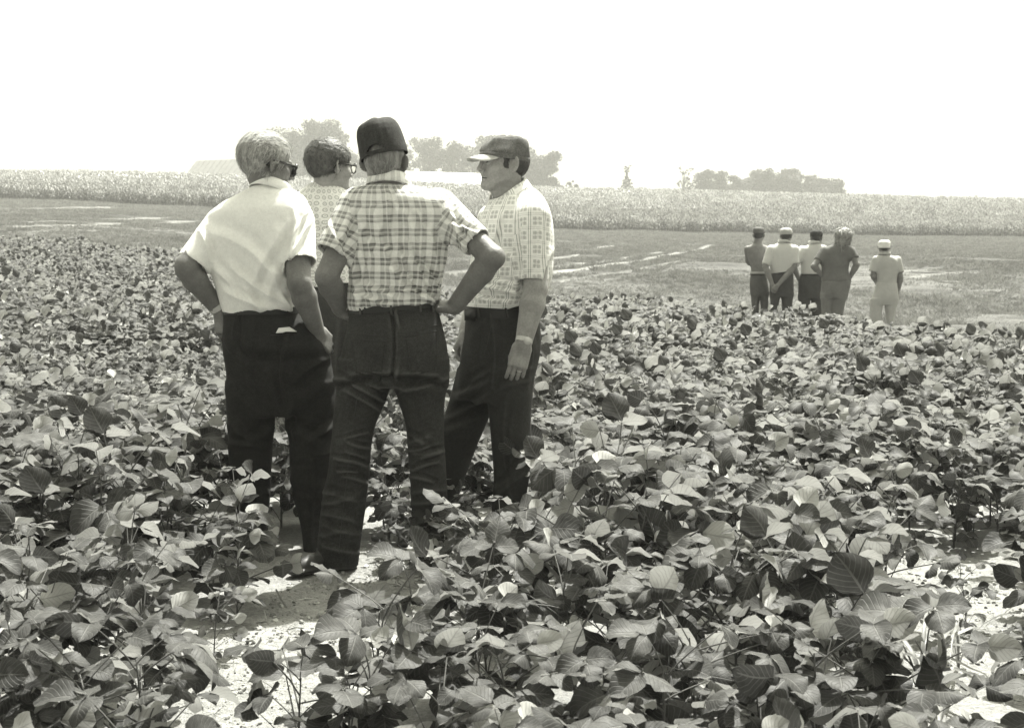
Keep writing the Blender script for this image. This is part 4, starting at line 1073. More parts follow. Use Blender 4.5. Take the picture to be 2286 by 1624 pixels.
def patch(parent, tree_, poly, mat, name, off=.003, thick=.002, nu=10, nv=8, lift=0.):
    """a sewn-on patch: four picture corners mapped on to the cloth, offset from it and thickened"""
    p00, p10, p11, p01 = [np.array(p, float) for p in poly]; V_ = []; cam_ = Vector((0, 0, CAMH)); last = None
    for j in range(nv+1):
        for i in range(nu+1):
            a, b = i/nu, j/nv; q = (p00*(1-a)+p10*a)*(1-b)+(p01*(1-a)+p11*a)*b; d = (W(q[0], q[1], 5.)-cam_).normalized()
            hit, n_, _, _ = tree_.ray_cast(cam_, d)
            if hit is None: hit, n_ = last
            if n_.dot(d) > 0: n_ = -n_
            last = (hit, n_); V_.append(hit+n_*(off+lift*(1-b)))
    F_ = [(j*(nu+1)+i, j*(nu+1)+i+1, (j+1)*(nu+1)+i+1, (j+1)*(nu+1)+i) for j in range(nv) for i in range(nu)]
    mb = MB(); mb.add([tuple(v) for v in V_], F_); return local_obj(name, mb, mat, parent, None, True, thick)
def seam(parent, tree_, pts_, r_, mat, name, step=6, off=.0008):
    cam_ = Vector((0, 0, CAMH)); out = []
    for a, b in zip(pts_[:-1], pts_[1:]):
        n = max(2, int(math.hypot(b[0]-a[0], b[1]-a[1])/step))
        for i in range(n):
            t = i/n; d = (W(a[0]+(b[0]-a[0])*t, a[1]+(b[1]-a[1])*t, 5.)-cam_).normalized(); hit, n_, _, _ = tree_.ray_cast(cam_, d)
            if hit is not None: out.append(hit+(n_ if n_.dot(d) < 0 else -n_)*off)
    mb = MB(); mb.tube(out, r_, 5); return local_obj(name, mb, mat, parent)

def shirt_build(parent, loft, sleeves, mat, h=.005, k=.03, foldspec=(), noise=(), name='shirt', cavity=True, extra=None, uvfix=.004, relax_n=1, neck=None, hem=None):
    """sleeves: list of (shoulder, cuff point, r shoulder, r cuff, elbow chain) ; returns the vertices and faces"""
    lo, hi = loft.box()
    for s_ in sleeves:
        for p in (s_[0], s_[1]): lo = np.minimum(lo, np.array(p)-s_[3]-.03); hi = np.maximum(hi, np.array(p)+s_[3]+.03)
    F = Field(lo-.04, hi+.04, h); loft.put(F, 0.)
    if extra: extra(F)
    fns = []
    for a, b, ra, rb in sleeves:
        a, b = np.array(a, float), np.array(b, float); ax = (b-a)/np.linalg.norm(b-a); f0 = cone_fn(a, b+ax*.03, ra, rb)
        def fn(X, Y, Z, f0=f0, b=b, ax=ax): return np.maximum(f0(X, Y, Z), (X-b[0])*ax[0]+(Y-b[1])*ax[1]+(Z-b[2])*ax[2])
        fns.append((f0, a, b, ax, ra, rb)); r_ = max(ra, rb)+.03; F.op(fn, np.minimum(a, b)-r_, np.maximum(a, b)+r_, k)
    if cavity:
        for f0, a, b, ax, ra, rb in fns:
            F.cone(b-ax*.035, b+ax*.03, rb-.009, rb-.006, .0, 's')
    if neck: F.cone(neck[0], neck[1], neck[2], neck[2]*1.1, .0, 's')
    if hem:
        za, zb = A3(hem[0], hem[1], hem[4])[2], A3(hem[2], hem[3], hem[4])[2]; xa, xb = A3(hem[0], hem[1], hem[4])[0], A3(hem[2], hem[3], hem[4])[0]
        ph = np.sin(F.ax[0]*55)*.004+np.sin(F.ax[0]*23+1)*.004
        F.f = np.maximum(F.f, ((za+(F.ax[0]-xa)/(xb-xa)*(zb-za)+ph)[:, None, None]-F.ax[2][None, None, :]).astype(np.float32))
    V, Fa = F.mesh(); V = relax(V, Fa, relax_n)
    UV = corner_uv_torso(V, Fa, loft); C = V[Fa].mean(1)
    dt = loft.fn(False)(C[:, 0], C[:, 1], C[:, 2])
    for f0, a, b, ax, ra, rb in fns:
        ds = f0(C[:, 0], C[:, 1], C[:, 2]); s_ = (ds < dt-.006) | (((C-a)@ax > .08) & (ds < .02)); UV[s_] = corner_uv_limb(V, Fa[s_], a, b, rb)
    UV = vis_uv(UV, V[Fa].reshape(-1, 3), uvfix)
    V0 = V; V = folds(V, Fa, foldspec, ()); sh_ = relax(np.repeat(((V-V0)*vert_normals(V0, Fa)).sum(1)[:, None], 3, 1), Fa, 2)[:, 0][Fa.ravel()].reshape(len(Fa), 4); UV[:, :, 0] += sh_*.4; UV[:, :, 1] += sh_*.15; V = folds(V, Fa, (), noise)
    me = mesh_np(name, V-np.array(parent.location), Fa, mat, True, UV.reshape(-1, 2)); return link(name, me, parent), V, Fa
def trousers_build(parent, lofts, mat, h=.006, k=.025, foldspec=(), noise=(), name='trousers', relax_n=1):
    lo = np.min([l.box()[0] for l in lofts], 0); hi = np.max([l.box()[1] for l in lofts], 0); F = Field(lo-.05, hi+.05, h)
    for i, l in enumerate(lofts): l.put(F, k if i else 0.)
    V, Fa = F.mesh(); V = relax(V, Fa, relax_n); V = folds(V, Fa, foldspec, noise)
    me = mesh_np(name, V-np.array(parent.location), Fa, mat); return link(name, me, parent), V, Fa
def shoe(parent, heel, toe, mat, w=.048, hgt=.10, name='shoe'):
    a, b = np.array(heel, float), np.array(toe, float); lo = np.minimum(a, b)-.1; hi = np.maximum(a, b)+.1; hi[2] += .12; F = Field(lo, hi, .005)
    d = (b-a)/np.linalg.norm(b-a); z = np.array([0, 0, 1.])
    F.cone(a+d*.035+z*.045, b-d*.07+z*.028, .038, .030, .01, fl=(z, 1.05)); F.cone(a+d*.06+z*.05, a+d*.05+z*hgt*1.3, .045, .043, .03); F.cone(b-d*.10+z*.030, b-d*.035+z*.020, .036, .024, .02)
    F.cone(a+d*.02+z*.012, b-d*.035+z*.012, .040, .043, .004, fl=(z, 2.6))
    V, Fa = F.mesh(); V[:, 2] = np.maximum(V[:, 2], a[2]); me = mesh_np(name, V-np.array(parent.location), Fa, mat); return link(name, me, parent)
def person(x, y, z, label, group=None):
    o = bpy.data.objects.new('person', None); COL.objects.link(o); o.location = (x, y, z); o.empty_display_size = .3
    return tag(o, label, 'person', group)
def body_build(parent, lo, hi, h, parts, mat, name='body', disp=.0006):
    F = Field(lo, hi, h)
    parts(F); V, Fa = F.mesh(); V = relax(V, Fa, 1, .35)
    me = mesh_np(name, V-np.array(parent.location), Fa, mat); return link(name, me, parent), V, Fa
def ring_tube(parent, c, axis, r_, w, t, mat, name, n=20):
    c = np.array(c, float); H = Frame(c, axis, (0, .3, 1) if abs(axis[2]) < .8 else (0, 1, 0)); mb = MB(); V_ = []
    for q in range(n):
        a = q*2*math.pi/n
        for yy, rr in ((-w/2, r_), (-w/2, r_+t), (w/2, r_+t), (w/2, r_)): V_.append((math.cos(a)*rr, yy, math.sin(a)*rr*.86))
    mb.add(V_, [(q*4+j, ((q+1) % n)*4+j, ((q+1) % n)*4+(j+1) % 4, q*4+(j+1) % 4) for q in range(n) for j in range(4)])
    return local_obj(name, mb, mat, parent, H, False), H
# ================================================================== the four men in front
# ---------------------------------------------------------------- man in the white shirt
YA = 5.70
pa = person(*A3(610, 1240, YA).tolist()[:2], 0., 'white-haired man in plain white shirt, sunglasses and dark slacks, hands on hips')
HA = Frame(A3(600, 366, YA+.02), (.88, .47, -.20), (.05, .1, 1), 1.03)
nbA = A3(606, 432, YA+.01)
tA = Loft([(408, 580, 628, 0, .055), (420, 552, 652, 0, .078), (436, 524, 676, .0, .10), (458, 490, 690, -.005, .120), (500, 468, 697, -.01, .135), (560, 463, 694, -.01, .140), (620, 477, 684, -.01, .140), (660, 489, 677, -.005, .137), (682, 495, 672, 0, .140), (706, 504, 666, 0, .130)], YA)
shL, elL, wrL = A3(490, 506, YA), A3(414, 596, YA-.10), A3(490, 694, YA+.0)
shR, elR, wrR = A3(660, 500, YA-.02), A3(668, 632, YA-.15), A3(708, 740, YA-.05)
cfL, cfR = A3(431, 588, YA-.07), A3(670, 588, YA-.11)
def partsA(F):
    add_head(F, HA, nbA, .062)
    F.cone(nbA, A3(590, 560, YA), .055, .10, .03)
    F.cone(shL, shR, .05, .05, .04)
    add_arm(F, shL, elL, wrL, (.056, .050, .050, .031)); add_arm(F, shR, elR, wrR, (.058, .050, .050, .033))
    add_hand(F, wrL, (.10, -.02, -1), (-.75, -.65, .1), side=1, curl=(.35, .5, .3), size=1.0, thumb=(.3, .5))
    add_hand(F, wrR, (.62, .25, -.72), (.45, -.75, .45), side=-1, curl=(1.0, 1.3, .8), size=1.02, thumb=(.2, .5), spread=.0)
loA, hiA = A3(370, 800, YA-.3), A3(760, 285, YA+.3)
body_build(pa, loA, hiA, .0042, partsA, MSK)
fA = [(470, 520, 560, 560, 14, .004), (655, 470, 640, 600, 9, .007), (640, 500, 560, 640, 12, .005), (620, 520, 600, 660, 12, .004), (560, 560, 640, 670, 12, .006), (520, 600, 640, 680, 10, .006), (505, 650, 600, 688, 9, .005), (450, 520, 465, 575, 7, .005), (690, 500, 655, 570, 6, .004), (680, 480, 650, 540, 5, .004), (600, 600, 668, 650, 9, .005), (540, 640, 580, 690, 7, .005), (620, 650, 650, 692, 6, .004), (480, 600, 530, 660, 8, .004)]
shirt_build(pa, tA, [(shL, cfL, .070, .071), (shR, cfR, .078, .070)], M_WHITE, neck=(A3(606, 440, YA+.01), A3(612, 395, YA+.05), .066), hem=(500, 698, 668, 688, YA), foldspec=fA, noise=[((9, 9, 6), .005, 5), ((24, 24, 15), .0022, 6)])
collar(pa, Frame(A3(607, 428, YA+.012), (.60, .80, -.42), (.16, .2, 1)), M_WHITE, up=.038, fall=.048)
pelA = Loft([(690, 502, 668, 0, .128), (700, 500, 674, 0, .130), (725, 499, 700, -.005, .138), (765, 497, 728, -.01, .145), (820, 503, 741, -.01, .142), (880, 507, 748, -.01, .130), (925, 509, 748, -.0, .115)], YA, 2.2)
lgAL = Loft([(850, 505, 624, 0, .118), (930, 508, 614, 0, .105), (1000, 510, 609, -.01, .098), (1050, 511, 605, -.01, .094), (1115, 512, 602, 0, .09), (1180, 514, 598, .01, .088), (1232, 514, 596, .01, .088)], YA, 2.1)
lgAR = Loft([(850, 630, 748, 0, .12), (930, 639, 748, 0, .108), (1000, 645, 743, -.01, .10), (1060, 648, 737, -.01, .096), (1115, 657, 731, 0, .09), (1180, 673, 724, .01, .088), (1228, 678, 722, .01, .088)], YA, 2.1)
fT = [(505, 760, 560, 830, 8, .005), (735, 800, 660, 850, 8, .005), (530, 700, 520, 780, 6, .004), (600, 830, 622, 900, 7, .005), (652, 905, 635, 980, 7, .005), (512, 990, 600, 1000, 7, .004), (735, 1010, 655, 1025, 7, .004), (515, 1085, 595, 1100, 8, .004), (660, 1105, 728, 1115, 7, .004), (545, 800, 700, 800, 16, -.004), (520, 950, 560, 985, 10, .006), (560, 985, 612, 950, 10, .006), (645, 960, 700, 990, 10, .006), (690, 990, 742, 950, 10, .006), (512, 870, 600, 930, 14, .004), (740, 850, 650, 920, 14, .004), (560, 740, 556, 1110, 5, .0025), (690, 990, 695, 1200, 5, .0025), (515, 1050, 600, 1070, 10, .003), (650, 1070, 735, 1090, 10, .003), (628, 760, 626, 900, 7, -.008), (680, 1150, 720, 1170, 8, .004)]
tr_, vT, fcT = trousers_build(pa, [pelA, lgAL, lgAR], M_SLACK, k=.014, foldspec=fT, noise=[((6, 6, 7), .005, 41), ((16, 16, 20), .002, 42)])
zA = float(W(584, 692, YA).z); belt(pa, pelA, zA, .030, M_BELT, .012)
bT = bvh_of(vT, fcT)
for px_ in (512, 600, 640, 545): seam(pa, bT, [(px_, 686), (px_, 700)], .004, M_SLACK, 'belt_loop', 3, .007)
seam(pa, bT, [(604, 748), (665, 744)], .0018, M_BELT, 'pocket_slit')
nt_ = patch(pa, bT, [(616, 744), (661, 742), (645, 731), (622, 733)], M_NOTE, 'folded_note', .008, .002, 6, 4, .004)
shoe(pa, (A3(560, 1234, YA).tolist()[0], YA-.04, 0.), (A3(545, 1234, YA).tolist()[0], YA+.24, 0.), M_SHOE); shoe(pa, (A3(702, 1234, YA).tolist()[0], YA-.04, 0.), (A3(712, 1234, YA).tolist()[0]+.03, YA+.24, 0.), M_SHOE)
b_, _ = ring_tube(pa, wrL+(elL-wrL)*.10, (wrL-elL), .037, .022, .003, M_METAL, 'bracelet')
glasses(pa, HA, True, .0062)
def hairA(x, y, z):
    e = np.sqrt((x/.094)**2+((y+.022)/.118)**2+((z-.030)/.105)**2)-1; d = e*.09
    d = np.maximum(d, (y-.070-.45*np.maximum(z-.05, -.02))*.9)                   # face
    d = np.maximum(d, np.minimum((y-.012), (.016-z))*.9)        # temple
    return np.maximum(d, -(z+.068+.25*np.maximum(y, -.08)*(-1.)))
H_WHITE = hair_mat('white_hair', .10, .70)
hair_mesh('hair', pa, HA, hairA, H_WHITE, 9000, .045, .003, lambda L: (.15*np.sign(L[0]), -.25-.5*(L[2] > .06), -.8 if L[2] < .06 else .9*(L[1] < -.05)*-.6+.05), 3, .0035, width=.0013, jitter=.12)

# ---------------------------------------------------------------- wavy-haired man between the two backs
YB = 6.72
gB = .07
pb = person(W(735, 1100, YB).x, YB, gB-.07, 'wavy dark-haired man in glasses and rosette print shirt, half hidden between two backs')
HB = Frame(A3(739, 370, YB), (.80, .60, -.05), (0, .05, 1), 1.06)
nbB = A3(728, 445, YB)
tB = Loft([(408, 694, 748, 0, .055), (422, 676, 770, 0, .085), (440, 654, 792, 0, .11), (470, 645, 806, 0, .13), (520, 648, 806, 0, .14), (580, 660, 800, 0, .145), (640, 668, 800, 0, .14)], YB)
def partsB(F):
    add_head(F, HB, nbB, .060); F.cone(nbB, A3(728, 560, YB), .055, .10, .03)
    add_arm(F, A3(662, 480, YB), A3(655, 600, YB-.03), A3(675, 680, YB+.14)); add_arm(F, A3(795, 480, YB+.02), A3(806, 600, YB+.02), A3(790, 690, YB+.14))
    add_hand(F, A3(675, 680, YB+.14), (.2, .3, -.9), (-.9, .1, -.2), -1); add_hand(F, A3(790, 690, YB+.14), (-.2, .3, -.9), (.9, .1, -.2), 1)
body_build(pb, A3(620, 790, YB-.3), A3(850, 300, YB+.35), .0055, partsB, MSK2)
shirt_build(pb, tB, [(A3(665, 478, YB), A3(656, 570, YB-.02), .072, .072), (A3(790, 478, YB), A3(803, 570, YB+.01), .072, .07)], M_ROS, neck=(A3(735, 455, YB+.02), A3(745, 400, YB+.07), .074), foldspec=[(700, 440, 740, 620, 10, .005), (760, 500, 740, 630, 8, .005), (690, 480, 720, 560, 8, .004)], noise=[((9, 9, 6), .004, 15), ((24, 24, 15), .0012, 6)])
collar(pb, Frame(A3(733, 446, YB+.02), (.80, .50, -.75), (.3, .2, 1), 1.08), M_ROS, up=.045, fall=.055, tip=.09)
pelB = Loft([(632, 672, 800, 0, .13), (660, 668, 806, 0, .14), (720, 664, 812, 0, .145), (790, 668, 812, 0, .13), (840, 672, 810, 0, .11)], YB)
lB1 = Loft([(790, 670, 742, 0, .11), (900, 678, 738, 0, .085), (1000, 684, 736, 0, .075), (1100, 686, 738, 0, .078)], YB); lB2 = Loft([(790, 738, 812, 0, .11), (900, 742, 806, 0, .085), (1000, 748, 802, 0, .075), (1100, 752, 804, 0, .078)], YB)
M_TROUB = cloth('mid_grey_slacks', .05, .2, wear=.02)
trousers_build(pb, [pelB, lB1, lB2], M_TROUB, h=.008, foldspec=[(775, 690, 765, 860, 6, .006), (790, 690, 775, 860, 5, .006), (755, 720, 750, 880, 7, .005)], noise=[((8, 8, 5), .006, 44)])
belt(pb, pelB, float(W(740, 638, YB).z), .035, M_BELT)
shoe(pb, (W(712, 1100, YB).x, YB-.05, gB-.07), (W(708, 1100, YB).x, YB+.22, gB-.07), M_SHOE); shoe(pb, (W(778, 1100, YB).x, YB-.05, gB-.07), (W(790, 1100, YB).x, YB+.22, gB-.07), M_SHOE)
glasses(pb, HB, False, .0042)
def hairB(x, y, z):
    e = np.sqrt((x/.093)**2+((y+.020)/.116)**2+((z-.028)/.104)**2)-1; d = e*.09
    d = np.maximum(d, (y-.072-.5*np.maximum(z-.04, -.03))*.9); d = np.maximum(d, np.minimum(y-.010, .010-z)*.9)
    return np.maximum(d, -(z+.062-.2*y))
H_DARK = hair_mat('dark_wavy_hair', .02, .20)
hair_mesh('hair', pb, HB, hairB, H_DARK, 6000, .032, .004, lambda L: (.3*math.sin(L[2]*60), .8 if L[2] > .05 else -.1, -.5), 8, .007, wave=.006, width=.0013)

# ---------------------------------------------------------------- man in the plaid shirt and tall dark cap
YC = 5.33
pc = person(W(858, 1275, YC).x, YC, 0., 'man in plaid shirt, tall dark cap and dark jeans, seen from behind')
HC = Frame(A3(860, 358, YC), (.20, .98, .0), (.0, .0, 1), 1.0)
HC2 = Frame(A3(860, 358, YC), (.20, .98, -.02), (-.24, .03, 1), 1.0)
nbC = A3(869, 412, YC)
tC = Loft([(408, 845, 896, 0.01, .045), (413, 824, 924, 0, .07), (422, 801, 950, 0, .092), (436, 786, 982, -.005, .11), (462, 779, 1000, -.01, .122), (510, 776, 1003, -.01, .128), (570, 778, 996, -.01, .128), (620, 779, 988, -.01, .124), (655, 775, 984, -.005, .126), (678, 774, 982, 0, .130), (700, 782, 974, 0, .120)], YC)
cshL, celL, cwrL = A3(798, 462, YC), A3(729, 618, YC-.12), A3(764, 694, YC+.03)
cshR, celR, cwrR = A3(980, 466, YC), A3(1100, 574, YC-.14), A3(1014, 684, YC-.02)
ccfL, ccfR = A3(742, 566, YC-.08), A3(1066, 541, YC-.10)
def partsC(F):
    add_head(F, HC, nbC, .060); F.cone(nbC, A3(880, 560, YC), .055, .10, .03); F.cone(cshL, cshR, .05, .05, .04)
    add_arm(F, cshL, celL, cwrL, (.054, .046, .046, .031)); add_arm(F, cshR, celR, cwrR, (.056, .047, .047, .034))
    F.cone(celR+np.array([.006, -.01, 0]), celR, .042, .045, .01)
    add_hand(F, cwrL, (.80, .35, -.35), (-.3, -.55, .75), side=-1, curl=(.5, .6, .4), size=.98, thumb=(.5, .4))
    add_hand(F, cwrR, (-.95, .25, -.02), (.05, -.42, .9), side=1, curl=(.45, .7, .4), size=1.0, thumb=(.75, .2))
body_build(pc, A3(690, 770, YC-.3), A3(1145, 270, YC+.3), .0042, partsC, MSK)
fC = [(880, 452, 890, 560, 4, .004), (893, 560, 930, 655, 4, .005), (910, 540, 955, 640, 4, .005), (812, 520, 822, 600, 4, .003), (800, 560, 812, 640, 4, .003), (930, 470, 950, 520, 5, .003), (860, 640, 950, 668, 4, .005), (790, 655, 860, 680, 5, .004), (1012, 560, 1000, 575, 4, .005), (1010, 480, 1060, 545, 4, .004), (735, 500, 770, 580, 5, .004), (960, 640, 980, 672, 4, .006), (835, 470, 905, 660, 9, .006), (905, 480, 960, 660, 8, .006), (960, 520, 975, 650, 7, .006), (800, 470, 835, 560, 7, .004), (850, 560, 930, 600, 10, .003), (870, 600, 965, 672, 7, .006), (820, 640, 900, 672, 7, .004), (790, 600, 800, 680, 6, .005), (865, 430, 880, 560, 6, .0035), (945, 590, 985, 665, 5, .007), (1005, 470, 1040, 555, 6, .006), (1000, 500, 1060, 520, 5, .005), (785, 470, 760, 550, 6, .005), (905, 640, 970, 675, 5, .005), (1010, 540, 985, 600, 6, .005), (940, 620, 960, 670, 4, .006)]
shC, vC, fcC = shirt_build(pc, tC, [(cshL, ccfL, .078, .069), (cshR, ccfR, .082, .062)], M_PLAID, neck=(A3(870, 420, YC+.01), A3(870, 380, YC+.03), .062), hem=(778, 693, 978, 673, YC), foldspec=fC, noise=[((9, 9, 6), .005, 25), ((26, 26, 16), .0024, 26)], uvfix=.006)
bS = bvh_of(vC, fcC)
seam(pc, bS, [(792, 440), (830, 446), (880, 449), (930, 447), (985, 452)], .0006, M_PLAID, 'yoke_seam', 6, .0001)
collar(pc, Frame(A3(868, 419, YC-.006), (.1, .97, -.30), (.0, .1, 1), 1.0), M_PLAID, up=.046, fall=.050, flare=.010)
pelC = Loft([(676, 784, 974, 0, .118), (695, 781, 978, 0, .122), (725, 776, 987, -.005, .132), (775, 766, 998, -.012, .142), (825, 757, 1001, -.01, .135), (862, 752, 998, 0, .115)], YC, 2.3)
lCL = Loft([(800, 758, 880, 0, .125), (860, 752, 872, -.01, .118), (900, 749, 858, 0, .105), (950, 743, 838, 0, .094), (1000, 737, 829, -.005, .086), (1050, 733, 825, -.01, .080), (1090, 724, 820, .0, .082), (1150, 716, 813, .01, .083), (1200, 710, 806, .01, .082), (1262, 702, 800, .01, .084)], YC, 2.1)
lCR = Loft([(800, 872, 1001, 0, .125), (860, 880, 998, -.01, .118), (900, 892, 992, 0, .105), (950, 905, 991, 0, .095), (1000, 911, 992, -.005, .086), (1050, 914, 995, -.01, .080), (1100, 917, 998, 0, .082), (1160, 921, 1000, .01, .083), (1264, 924, 1000, .01, .084)], YC, 2.1)
rgf = np.random.default_rng(5)
fJ = [(875, 700, 874, 842, 5, -.010), (760, 862, 868, 846, 9, -.010), (884, 848, 985, 858, 9, -.009), (762, 845, 850, 872, 6, .004), (765, 850, 862, 900, 7, .005), (900, 870, 985, 850, 7, .005), (770, 870, 850, 920, 6, .004)]
for k in range(7):
    y0 = 975+k*15+rgf.uniform(-6, 6); xa = rgf.uniform(0, 45); fJ.append((735+xa, y0, 735+xa+rgf.uniform(35, 60), y0+rgf.uniform(-26, 18), rgf.uniform(3.5, 7), rgf.uniform(.002, .0045)))
    y0 += rgf.uniform(-16, 4); xa = rgf.uniform(0, 35); fJ.append((912+xa, y0, 912+xa+rgf.uniform(30, 55), y0+rgf.uniform(-26, 20), rgf.uniform(3.5, 7), rgf.uniform(.002, .0045)))
for k in range(6):
    y0 = 1100+k*24; fJ.append((725, y0, 805-rgf.uniform(0, 20), y0+rgf.uniform(-20, 20), 8, .003)); fJ.append((922, y0, 990, y0+rgf.uniform(-20, 20), 8, .003))
jn, vJ, fcJ = trousers_build(pc, [pelC, lCL, lCR], M_JEAN, h=.005, foldspec=fJ, noise=[((7, 7, 9), .004, 51), ((20, 20, 24), .0018, 52)], k=.02)
bJ = bvh_of(vJ, fcJ)
_v = lambda *p: list(p)
M_THREAD = plain('faded_seam', .034)
for nm, q in (('waistband_seam', _v((786, 704), (830, 703), (880, 698), (930, 692), (978, 690))), ('yoke_seam', _v((777, 742), (875, 752))), ('yoke_seam', _v((875, 752), (930, 738), (984, 722))), ('centre_seam', _v((876, 702), (875, 770), (875, 840))),
              ('side_seam', _v((798, 880), (786, 960), (776, 1050), (764, 1150), (756, 1240)))): seam(pc, bJ, q, .0016, M_THREAD, nm)
for poly in ([(795, 838), (850, 852), (862, 762), (782, 756)], [(918, 838), (975, 828), (975, 738), (903, 752)]):
    p_ = patch(pc, bJ, poly, M_JEANP, 'back_pocket', .0008, .0018, 12, 12)
    q = poly+[poly[0]]; sm = seam(pc, bJ, q, .0010, M_THREAD, 'pocket_seam', 5, .0018); sm.parent = p_
for px_, a, b in ((806, 682, 706), (873, 678, 708), (936, 672, 700), (962, 672, 700)): seam(pc, bJ, [(px_, a+4), (px_+2, b)], .0048, M_JEAN, 'belt_loop', 3, .008)
belt(pc, pelC, float(W(880, 685, YC).z), .026, M_BELT, .10, .004)
shoe(pc, (W(752, 1262, YC-.02).x, YC+.04, 0.), (W(662, 1262, YC).x, YC-.14, 0.), M_SHOE, .05); shoe(pc, (W(958, 1262, YC).x, YC-.06, 0.), (W(985, 1262, YC).x, YC+.24, 0.), M_SHOE)
prof = [(.012+z_*.94, f_) for z_, f_ in ((0, 1.0), (.02, 1.01), (.045, 1.0), (.075, .98), (.100, .95), (.122, .89), (.138, .80), (.150, .66), (.157, .44), (.160, .18), (.160, .02))]
capC = cap_crown(pc, HC2, prof, M_CAPD, cx=.004, rx=.092, ry=.116, hole=True, seed=3, dent=.0035)
cap_brim(pc, capC, HC2, M_CAPD, .014, .113, ln=.07)
def hairC(x, y, z):
    e = np.sqrt((x/.079)**2+((y+.015)/.102)**2+((z-.012)/.098)**2)-1; d = e*.085
    return np.maximum(np.maximum(np.maximum(d, y-.03), -(z+.070)), z-.055)
hair_mesh('hair', pc, HC, hairC, hair_mat('grey_cropped_hair', .07, .42), 2200, .022, .0015, lambda L: (.05, 0, -1), 12, .002, zmax=-.004, comb=(1, 1, .22))
wt, Hw = ring_tube(pc, cwrL+(celL-cwrL)*.13, (cwrL-celL), .033, .010, .003, M_METAL, 'wristwatch')

# ---------------------------------------------------------------- man in the windowpane shirt with the light-brimmed cap
YD = 5.66
pd = person(W(1110, 1230, YD).x, YD, 0., 'man in windowpane-check shirt and pale-brimmed grey cap, arms hanging down')
HD = Frame(A3(1121, 362, YD), (-.86, -.50, .03), (0, 0, 1), 1.0)
nbD = A3(1143, 440, YD+.01)
tD = Loft([(414, 1130, 1182, 0.02, .05), (426, 1114, 1200, 0.01, .082), (444, 1095, 1216, 0, .12), (470, 1079, 1228, 0, .155), (510, 1068, 1236, 0, .175), (560, 1063, 1237, 0, .178), (620, 1054, 1232, 0, .172), (660, 1044, 1222, 0, .165), (680, 1041, 1214, 0, .162), (692, 1043, 1205, 0, .155)], YD, 2.25)
dshN, delN, dwrN = A3(1192, 484, YD-.15), A3(1196, 645, YD-.20), A3(1168, 768, YD-.26)
dshF, delF, dwrF = A3(1100, 490, YD+.17), A3(1075, 640, YD+.20), A3(1040, 738, YD+.06)
cfN, cfF = A3(1191, 626, YD-.19), A3(1078, 612, YD+.19)
def partsD(F):
    add_head(F, HD, nbD, .058, 1.0); F.cone(nbD, A3(1145, 560, YD), .055, .11, .03); F.cone(HD(0, .030, -.082), A3(1126, 442, YD), .033, .042, .03); F.cone(dshN, dshF, .05, .05, .04)
    add_arm(F, dshN, delN, dwrN, (.055, .049, .049, .034)); add_arm(F, dshF, delF, dwrF, (.052, .046, .046, .031))
    add_hand(F, dwrN, (-.24, -.05, -.97), (.05, -1., .0), side=1, curl=(.28, .50, .35), size=1.02, thumb=(.2, .6), spread=.025)
    add_hand(F, dwrF, (-.42, -.10, -.9), (-.9, .15, .3), side=-1, curl=(.5, .7, .5), size=.98, thumb=(.3, .5))
body_build(pd, A3(985, 900, YD-.42), A3(1255, 280, YD+.32), .0031, partsD, MSK2)
fD = [(1120, 480, 1090, 640, 8, .004), (1150, 560, 1150, 660, 7, .004), (1060, 640, 1150, 655, 6, .006), (1050, 660, 1140, 675, 5, .005), (1080, 620, 1150, 640, 6, .005), (1205, 500, 1185, 600, 7, .003), (1230, 560, 1205, 660, 7, .004), (1160, 500, 1160, 600, 5, -.006), (1100, 560, 1150, 580, 8, .003)]
shD, vD, fcD = shirt_build(pd, tD, [(dshN, cfN, .072, .061), (dshF, cfF, .07, .062)], M_WIN, neck=(A3(1138, 452, YD), A3(1118, 395, YD-.05), .070), hem=(1040, 691, 1205, 682, YD), foldspec=fD, noise=[((9, 9, 6), .005, 35), ((26, 26, 16), .002, 36)], uvfix=.003)
collar(pd, Frame(A3(1140, 440, YD+.0), (-.84, -.5, -.50), (-.35, -.2, 1), 1.06), M_WIN, up=.046, fall=.055, tip=.135, gap=.85, flare=.012)
pelD = Loft([(682, 1040, 1190, 0, .150), (700, 1040, 1198, 0, .152), (740, 1037, 1207, 0, .158), (790, 1028, 1205, 0, .165), (840, 1022, 1194, 0, .16), (890, 1016, 1186, 0, .15)], YD, 2.2)
lDN = Loft([(820, 1078, 1195, -.06, .11), (880, 1088, 1187, -.07, .105), (930, 1093, 1185, -.07, .10), (1000, 1098, 1186, -.07, .09), (1060, 1101, 1182, -.07, .088), (1120, 1098, 1174, -.07, .085), (1228, 1092, 1166, -.07, .09)], YD, 2.1)
lDF = Loft([(820, 1020, 1120, .07, .11), (880, 1006, 1108, .08, .105), (926, 992, 1092, .08, .10), (1000, 972, 1062, .09, .09), (1063, 958, 1040, .09, .088), (1120, 948, 1020, .09, .085), (1228, 930, 1005, .09, .09)], YD, 2.1)
fTD = [(1095, 700, 1100, 860, 6, .005), (1050, 860, 1092, 830, 7, .006), (1030, 880, 1088, 850, 7, .006), (1015, 930, 1085, 880, 8, .005), (1005, 960, 1075, 925, 8, .005), (1110, 870, 1180, 850, 8, .003), (1130, 900, 1140, 1110, 6, .0025), (1105, 1090, 1170, 1030, 8, .005), (1110, 1110, 1165, 1060, 7, .004), (1060, 740, 1050, 820, 8, .004), (1185, 740, 1175, 860, 7, .004)]
trD, vTD, fcTD = trousers_build(pd, [pelD, lDF, lDN], M_SLACK2, foldspec=fTD, noise=[((7, 7, 8), .005, 61), ((18, 18, 22), .002, 62)], k=.03)
bD = bvh_of(vTD, fcTD)
belt(pd, pelD, float(W(1100, 697, YD).z), .042, M_BELT, -.05, .007)
